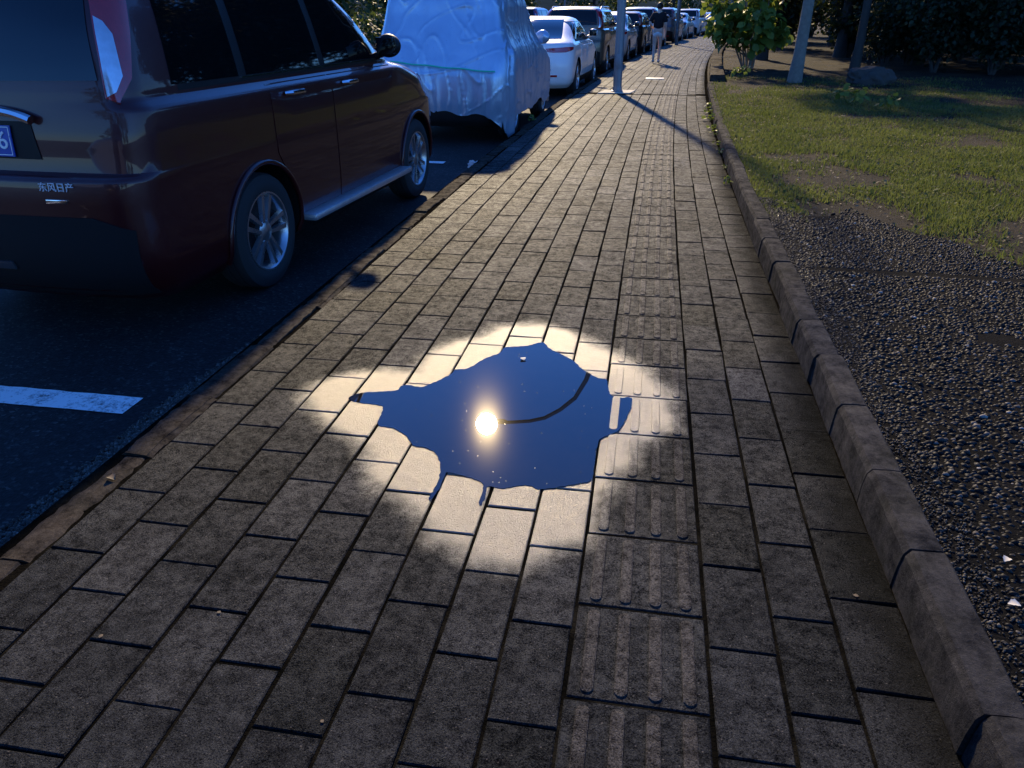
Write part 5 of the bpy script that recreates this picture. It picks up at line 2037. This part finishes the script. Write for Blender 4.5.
# ------------------------------------------------------------------ across the road: trees and hedge
ft = tree('roadside_tree', (-16.5, 40.0, 0.0), 9.0, 1.2, 3.0, 4200, 0.26, LM_MID, M_BARKD, 51, 'leafy tree across the road in the background, or an unseen copy added behind the camera', 'trees across the road', r0=0.18)
for i, (lat, y, rz, s) in enumerate([(-16, 52, 1.0, 1.0), (-17, 66, 2.2, 1.15), (-15.5, 80, 3.3, 1.1), (-16, 96, 4.5, 1.3), (-15, 115, 0.6, 1.4), (-19, 135, 1.6, 1.6), (-24, 58, 5.2, 1.3), (-25, 88, 2.9, 1.5), (-18, 28, 4.0, 1.1), (-20, 12, 0.9, 1.2), (-11, -16, 1.9, 1.1), (-5, -20, 4.1, 1.1), (1, -24, 0.3, 1.2), (6, -18, 2.4, 1.1), (-6, 150, 2.5, 1.7), (6, 150, 5.5, 1.7), (-2, 128, 0.4, 1.4)]):  # copies behind the camera are unseen, added to darken the tailgate's horizon reflection
    c = copy_tree(ft)
    c.location = (bend(y) + lat, y, 0.0)
    c.rotation_euler = (0, 0, rz)
    c.scale = (s, s, s)
hv = empty('hedge', (bend(70) - 14.6, 70.0, 0.0))
tag(hv, 'long dark hedge along the far side of the road', 'hedge')
cs, rs = [], []
for k in range(120):
    y = 10 + k * 1.15
    cs.append((bend(y) - 14.8 - (bend(70) - 14.6), y - 70, 0.7 + 0.12 * math.sin(k * 1.7)))
    rs.append(0.95)
leaf_cloud('foliage', cs, rs, 16000, 0.22, LM_MID, hv, 91, shell=0.55)
mb = MB()
for k in range(0, 120, 3):
    limb_mb(mb, (cs[k][0], cs[k][1], -0.1), (cs[k][0] + 0.1, cs[k][1] + 0.1, 0.9), 0.05, 0.02, 0.1, k, 3, 5)
mb.build('stem', M_BARKD, hv)

# ------------------------------------------------------------------ the person walking away
def skin_mesh(name, verts, edges, radii, mat, parent, sub=2, root=0):
    me = bpy.data.meshes.new(name)
    me.from_pydata(verts, edges, [])
    o = bpy.data.objects.new(name, me)
    COL.objects.link(o)
    md = o.modifiers.new('skin', 'SKIN')
    md.use_smooth_shade = True
    if not me.skin_vertices:
        me.attributes  # layer is made by the modifier below
    bpy.context.view_layer.update()
    sv = me.skin_vertices[0].data if me.skin_vertices else None
    if sv is None:
        bm_ = bmesh.new()
        bm_.from_mesh(me)
        bm_.verts.layers.skin.verify()
        bm_.to_mesh(me)
        bm_.free()
        sv = me.skin_vertices[0].data
    for i, r in enumerate(radii):
        sv[i].radius = r if isinstance(r, tuple) else (r, r)
        sv[i].use_root = (i == root)
    sd_ = o.modifiers.new('sub', 'SUBSURF')
    sd_.levels = sub
    sd_.render_levels = sub
    bpy.context.view_layer.update()
    nm = bpy.data.meshes.new_from_object(o.evaluated_get(bpy.context.evaluated_depsgraph_get()))
    bpy.data.objects.remove(o)
    bpy.data.meshes.remove(me)
    nm.materials.clear()
    nm.materials.append(mat)
    nm.polygons.foreach_set('use_smooth', [True] * len(nm.polygons))
    return obj(name, nm, parent)


M_SKIN = simple('skin', (0.78, 0.54, 0.42), 0.5, var=0.08)
M_TEE = simple('black_cotton', (0.012, 0.012, 0.014), 0.9, bmp=0.3, bscale=150)
M_SHORTS = simple('white_cotton', (0.85, 0.83, 0.80), 0.85, var=0.06, bmp=0.3, bscale=120)
M_HAIR = simple('black_hair', (0.010, 0.008, 0.007), 0.5, bmp=0.4, bscale=200)
M_SHOE = simple('white_shoe', (0.70, 0.69, 0.68), 0.6, var=0.1)
pe = empty('person', (0.02, 25.6, 0.0), -0.05)
pe.scale = (0.96, 0.96, 0.96)
tag(pe, 'person in a black t-shirt and white shorts walking away along the sidewalk', 'person')
# joints (x right, y forward, z up), 1.70 m figure, left leg trailing
J = dict(pel=(0, 0, 0.92), sp=(0, 0.0, 1.12), ch=(0, 0.01, 1.30), nk=(0, 0.02, 1.44), nk2=(0, 0.03, 1.50), hd=(0, 0.04, 1.585), hd2=(0, 0.045, 1.645),
         ls=(-0.165, 0.01, 1.38), le=(-0.27, -0.06, 1.13), lw=(-0.20, 0.13, 1.02), lh=(-0.17, 0.19, 1.01),
         rs=(0.165, 0.01, 1.38), re=(0.225, -0.02, 1.11), rw=(0.225, 0.09, 0.87), rh=(0.222, 0.12, 0.80),
         lp=(-0.085, 0, 0.88), lk=(-0.085, 0.02, 0.49), la=(-0.085, -0.17, 0.13), lf=(-0.088, -0.15, 0.065), lt=(-0.092, -0.03, 0.035),
         rp=(0.085, 0, 0.88), rk=(0.075, 0.13, 0.50), ra=(0.065, 0.14, 0.09), rf=(0.065, 0.12, 0.045), rt=(0.07, 0.28, 0.03))
names = list(J)
ix = {k: i for i, k in enumerate(names)}
E_ = [('pel', 'sp'), ('sp', 'ch'), ('ch', 'nk'), ('nk', 'nk2'), ('nk2', 'hd'), ('hd', 'hd2'), ('ch', 'ls'), ('ls', 'le'), ('le', 'lw'), ('lw', 'lh'), ('ch', 'rs'), ('rs', 're'), ('re', 'rw'), ('rw', 'rh'),
      ('pel', 'lp'), ('lp', 'lk'), ('lk', 'la'), ('la', 'lf'), ('lf', 'lt'), ('pel', 'rp'), ('rp', 'rk'), ('rk', 'ra'), ('ra', 'rf'), ('rf', 'rt')]
RAD = dict(pel=(0.14, 0.10), sp=(0.125, 0.09), ch=(0.145, 0.10), nk=0.058, nk2=0.055, hd=(0.078, 0.095), hd2=(0.07, 0.085), ls=0.056, le=0.042, lw=0.029, lh=(0.040, 0.018), rs=0.056, re=0.042, rw=0.029, rh=(0.040, 0.018),
           lp=0.092, lk=0.060, la=0.038, lf=0.036, lt=0.03, rp=0.092, rk=0.060, ra=0.038, rf=0.036, rt=0.03)
# fingers as short chains off each hand
fv, fe, fr = [J[k] for k in names], [(ix[a], ix[b_]) for a, b_ in E_], [RAD[k] for k in names]
for hnd, sg, dirv in (('lh', -1, Vector((0.15, 0.85, -0.15))), ('rh', 1, Vector((0.0, 0.25, -0.97)))):
    h0 = Vector(J[hnd])
    dirv = dirv.normalized()
    across = Vector((0, 0.97, 0.25)) if hnd == 'rh' else Vector((0, 0.2, 0.97))
    for q, ln in ((-0.027, 0.06), (-0.009, 0.075), (0.009, 0.072), (0.027, 0.055)):
        a = h0 + across * q + dirv * 0.02
        b1 = a + dirv * ln * 0.55
        c1 = b1 + (dirv + Vector((-sg * 0.4, 0, 0))).normalized() * ln * 0.45
        i0 = len(fv)
        fv += [tuple(a), tuple(b1), tuple(c1)]
        fr += [0.010, 0.009, 0.007]
        fe += [(ix[hnd], i0), (i0, i0 + 1), (i0 + 1, i0 + 2)]
    a = h0 - dirv * 0.015 + across * 0.035
    b1 = a + (dirv + across * 0.9).normalized() * 0.045
    i0 = len(fv)
    fv += [tuple(a), tuple(b1)]
    fr += [0.011, 0.008]
    fe += [(ix[hnd], i0), (i0, i0 + 1)]
body = skin_mesh('body', fv, fe, fr, M_SKIN, pe)
# tee, shorts, shoes and hair over the body
T = lambda k, d=(0, 0, 0): tuple(a + b_ for a, b_ in zip(J[k], d))
lerp = lambda a, b_, t: tuple(x + (y - x) * t for x, y in zip(J[a], J[b_]))
skin_mesh('t_shirt', [T('pel', (0, 0, 0.02)), T('sp'), T('ch'), T('nk', (0, 0, -0.02)), T('ls'), lerp('ls', 'le', 0.55), lerp('ls', 'le', 0.85), T('rs'), lerp('rs', 're', 0.55), lerp('rs', 're', 0.85)],
          [(0, 1), (1, 2), (2, 3), (2, 4), (4, 5), (5, 6), (2, 7), (7, 8), (8, 9)], [(0.175, 0.135), (0.165, 0.128), (0.172, 0.128), 0.075, 0.078, 0.074, 0.078, 0.078, 0.074, 0.078], M_TEE, pe)
skin_mesh('shorts', [T('pel', (0, 0, -0.02)), T('lp', (0, 0, -0.03)), lerp('lp', 'lk', 0.40), T('rp', (0, 0, -0.03)), lerp('rp', 'rk', 0.40), T('pel', (0, 0, 0.06))],
          [(0, 1), (1, 2), (0, 3), (3, 4), (0, 5)], [(0.155, 0.12), 0.108, 0.098, 0.108, 0.098, (0.15, 0.115)], M_SHORTS, pe)
for a, f, tt in (('la', 'lf', 'lt'), ('ra', 'rf', 'rt')):
    skin_mesh('shoe', [T(a, (0, 0, -0.02)), T(f, (0, -0.02, 0.002)), T(tt, (0, 0.01, 0.012))], [(0, 1), (1, 2)], [0.046, (0.045, 0.045), (0.045, 0.036)], M_SHOE, pe)
v_, f_ = blob(1.0, 3, 0.06, 3.0, 2, (0.094, 0.108, 0.115))
mb = MB()
mb.add([Vector((v.x, min(v.y, 0.085) + 0.030, max(v.z, -0.075 if v.y < 0.03 else 0.02) + 1.615)) for v in v_], f_)
mb.build('hair', M_HAIR, pe, 70)
# ears, nose, eyes on the far side of the head
mb = MB()
for sg in (-1, 1):
    v_, f_ = blob(1.0, 2, 0.05, 2.0, 3, (0.012, 0.022, 0.032))
    mb.add([v + Vector((sg * 0.088, 0.055, 1.585)) for v in v_], f_)
v_, f_ = blob(1.0, 2, 0.0, 1.0, 3, (0.014, 0.022, 0.026))
mb.add([v + Vector((0, 0.145, 1.575)) for v in v_], f_)
mb.build('face_features', M_SKIN, pe, 80)

# ------------------------------------------------------------------ small things on the ground
cp = MB()
cp.box((0, 0, 0), (0.42, 0.36, 0.016), bev=0.004)
o = cp.build('cover_plate', simple('pale_plate', (0.62, 0.58, 0.50), 0.6, var=0.15, scale=25))
o.location = (0.02, 19.5, 0.006)
tag(o, 'pale square utility cover plate set in the sidewalk beyond the nearest lamp post', 'cover plate')
# crumpled paper by the kerb
v_, f_ = blob(0.06, 3, 0.55, 2.6, 8, (1, 0.8, 0.8))
o = obj('crumpled_paper', mesh_of('crumpled_paper', v_, f_, simple('white_paper', (0.78, 0.76, 0.72), 0.8), 20))
o.location = (-1.86, 8.35, ROAD_Z + 0.045)
tag(o, 'crumpled white paper lying in the gutter behind the covered car', 'litter')


def small_leaf(loc, s, rz, mat, label, group, curl=0.25):
    n_ = 7
    vs, fs = [], []
    for th in (0.0, 0.0012):
        for j in range(n_ + 1):
            t = j / n_
            w = 0.42 * math.sin(math.pi * min(max(t, 0.03), 0.97)) ** 0.8 * (1 + 0.15 * math.sin(t * 20))
            for u in (-1, 0, 1):
                vs.append((u * w * s, (t - 0.5) * s, s * (curl * abs(u) ** 1.5 * w + 0.12 * math.sin(t * 3.1) + 0.05) + th))
    m = 3 * (n_ + 1)
    for j in range(n_):
        for i in range(2):
            a = j * 3 + i
            fs.append((a + m, a + 1 + m, a + 4 + m, a + 3 + m))
            fs.append((a + 3, a + 4, a + 1, a))
    rim = [j * 3 for j in range(n_ + 1)] + [n_ * 3 + 1] + [j * 3 + 2 for j in range(n_, -1, -1)] + [1]
    for k in range(len(rim)):
        a, b_ = rim[k], rim[(k + 1) % len(rim)]
        fs.append((a, b_, b_ + m, a + m))
    o = obj('leaf', mesh_of('leaf', vs, fs, mat, 60))
    o.location = loc
    o.rotation_euler = (0, 0, rz)
    return tag(o, label, 'leaf', group)


M_DRY = simple('dry_leaf_tan', (0.10, 0.07, 0.04), 0.75, var=0.3, scale=60)
M_PALEBIT = simple('pale_leaf', (0.62, 0.56, 0.44), 0.7, var=0.2, scale=60)
small_leaf((-0.489, 3.139, 0.003), 0.030, 0.4, M_PALEBIT, 'tiny pale leaf floating in the far end of the puddle', 'scraps of leaf on the paving', 0.1)
small_leaf((-1.70, 1.93, 0.002), 0.035, 1.2, M_DRY, 'curled tan leaf on the left kerb stone near the white line', 'scraps of leaf on the paving', 0.5)
small_leaf((0.95, 1.62, LAWN_Z + 0.045), 0.028, 1.5, M_PALEBIT, 'white leaf scrap beside the right kerb, lower of two', 'scraps of leaf on the paving', 0.4)
small_leaf((1.00, 1.80, LAWN_Z + 0.045), 0.024, 2.3, M_PALEBIT, 'white leaf scrap beside the right kerb, upper of two', 'scraps of leaf on the paving', 0.4)
R_ = random.Random(21)
for (x, y) in [(-0.62, 1.12), (-1.02, 1.40), (-1.27, 1.27), (-1.36, 3.9), (-1.42, 4.05), (0.42, 5.2), (0.64, 1.75)]:
    small_leaf((x, y, 0.002), R_.uniform(0.009, 0.014), R_.uniform(0, 6), R_.choice([M_DRY, M_DRY]), 'tiny dry scrap of leaf lying loose on the dry pavers', 'loose scraps on the pavers', 0.12).scale = (1, 1, 0.35)
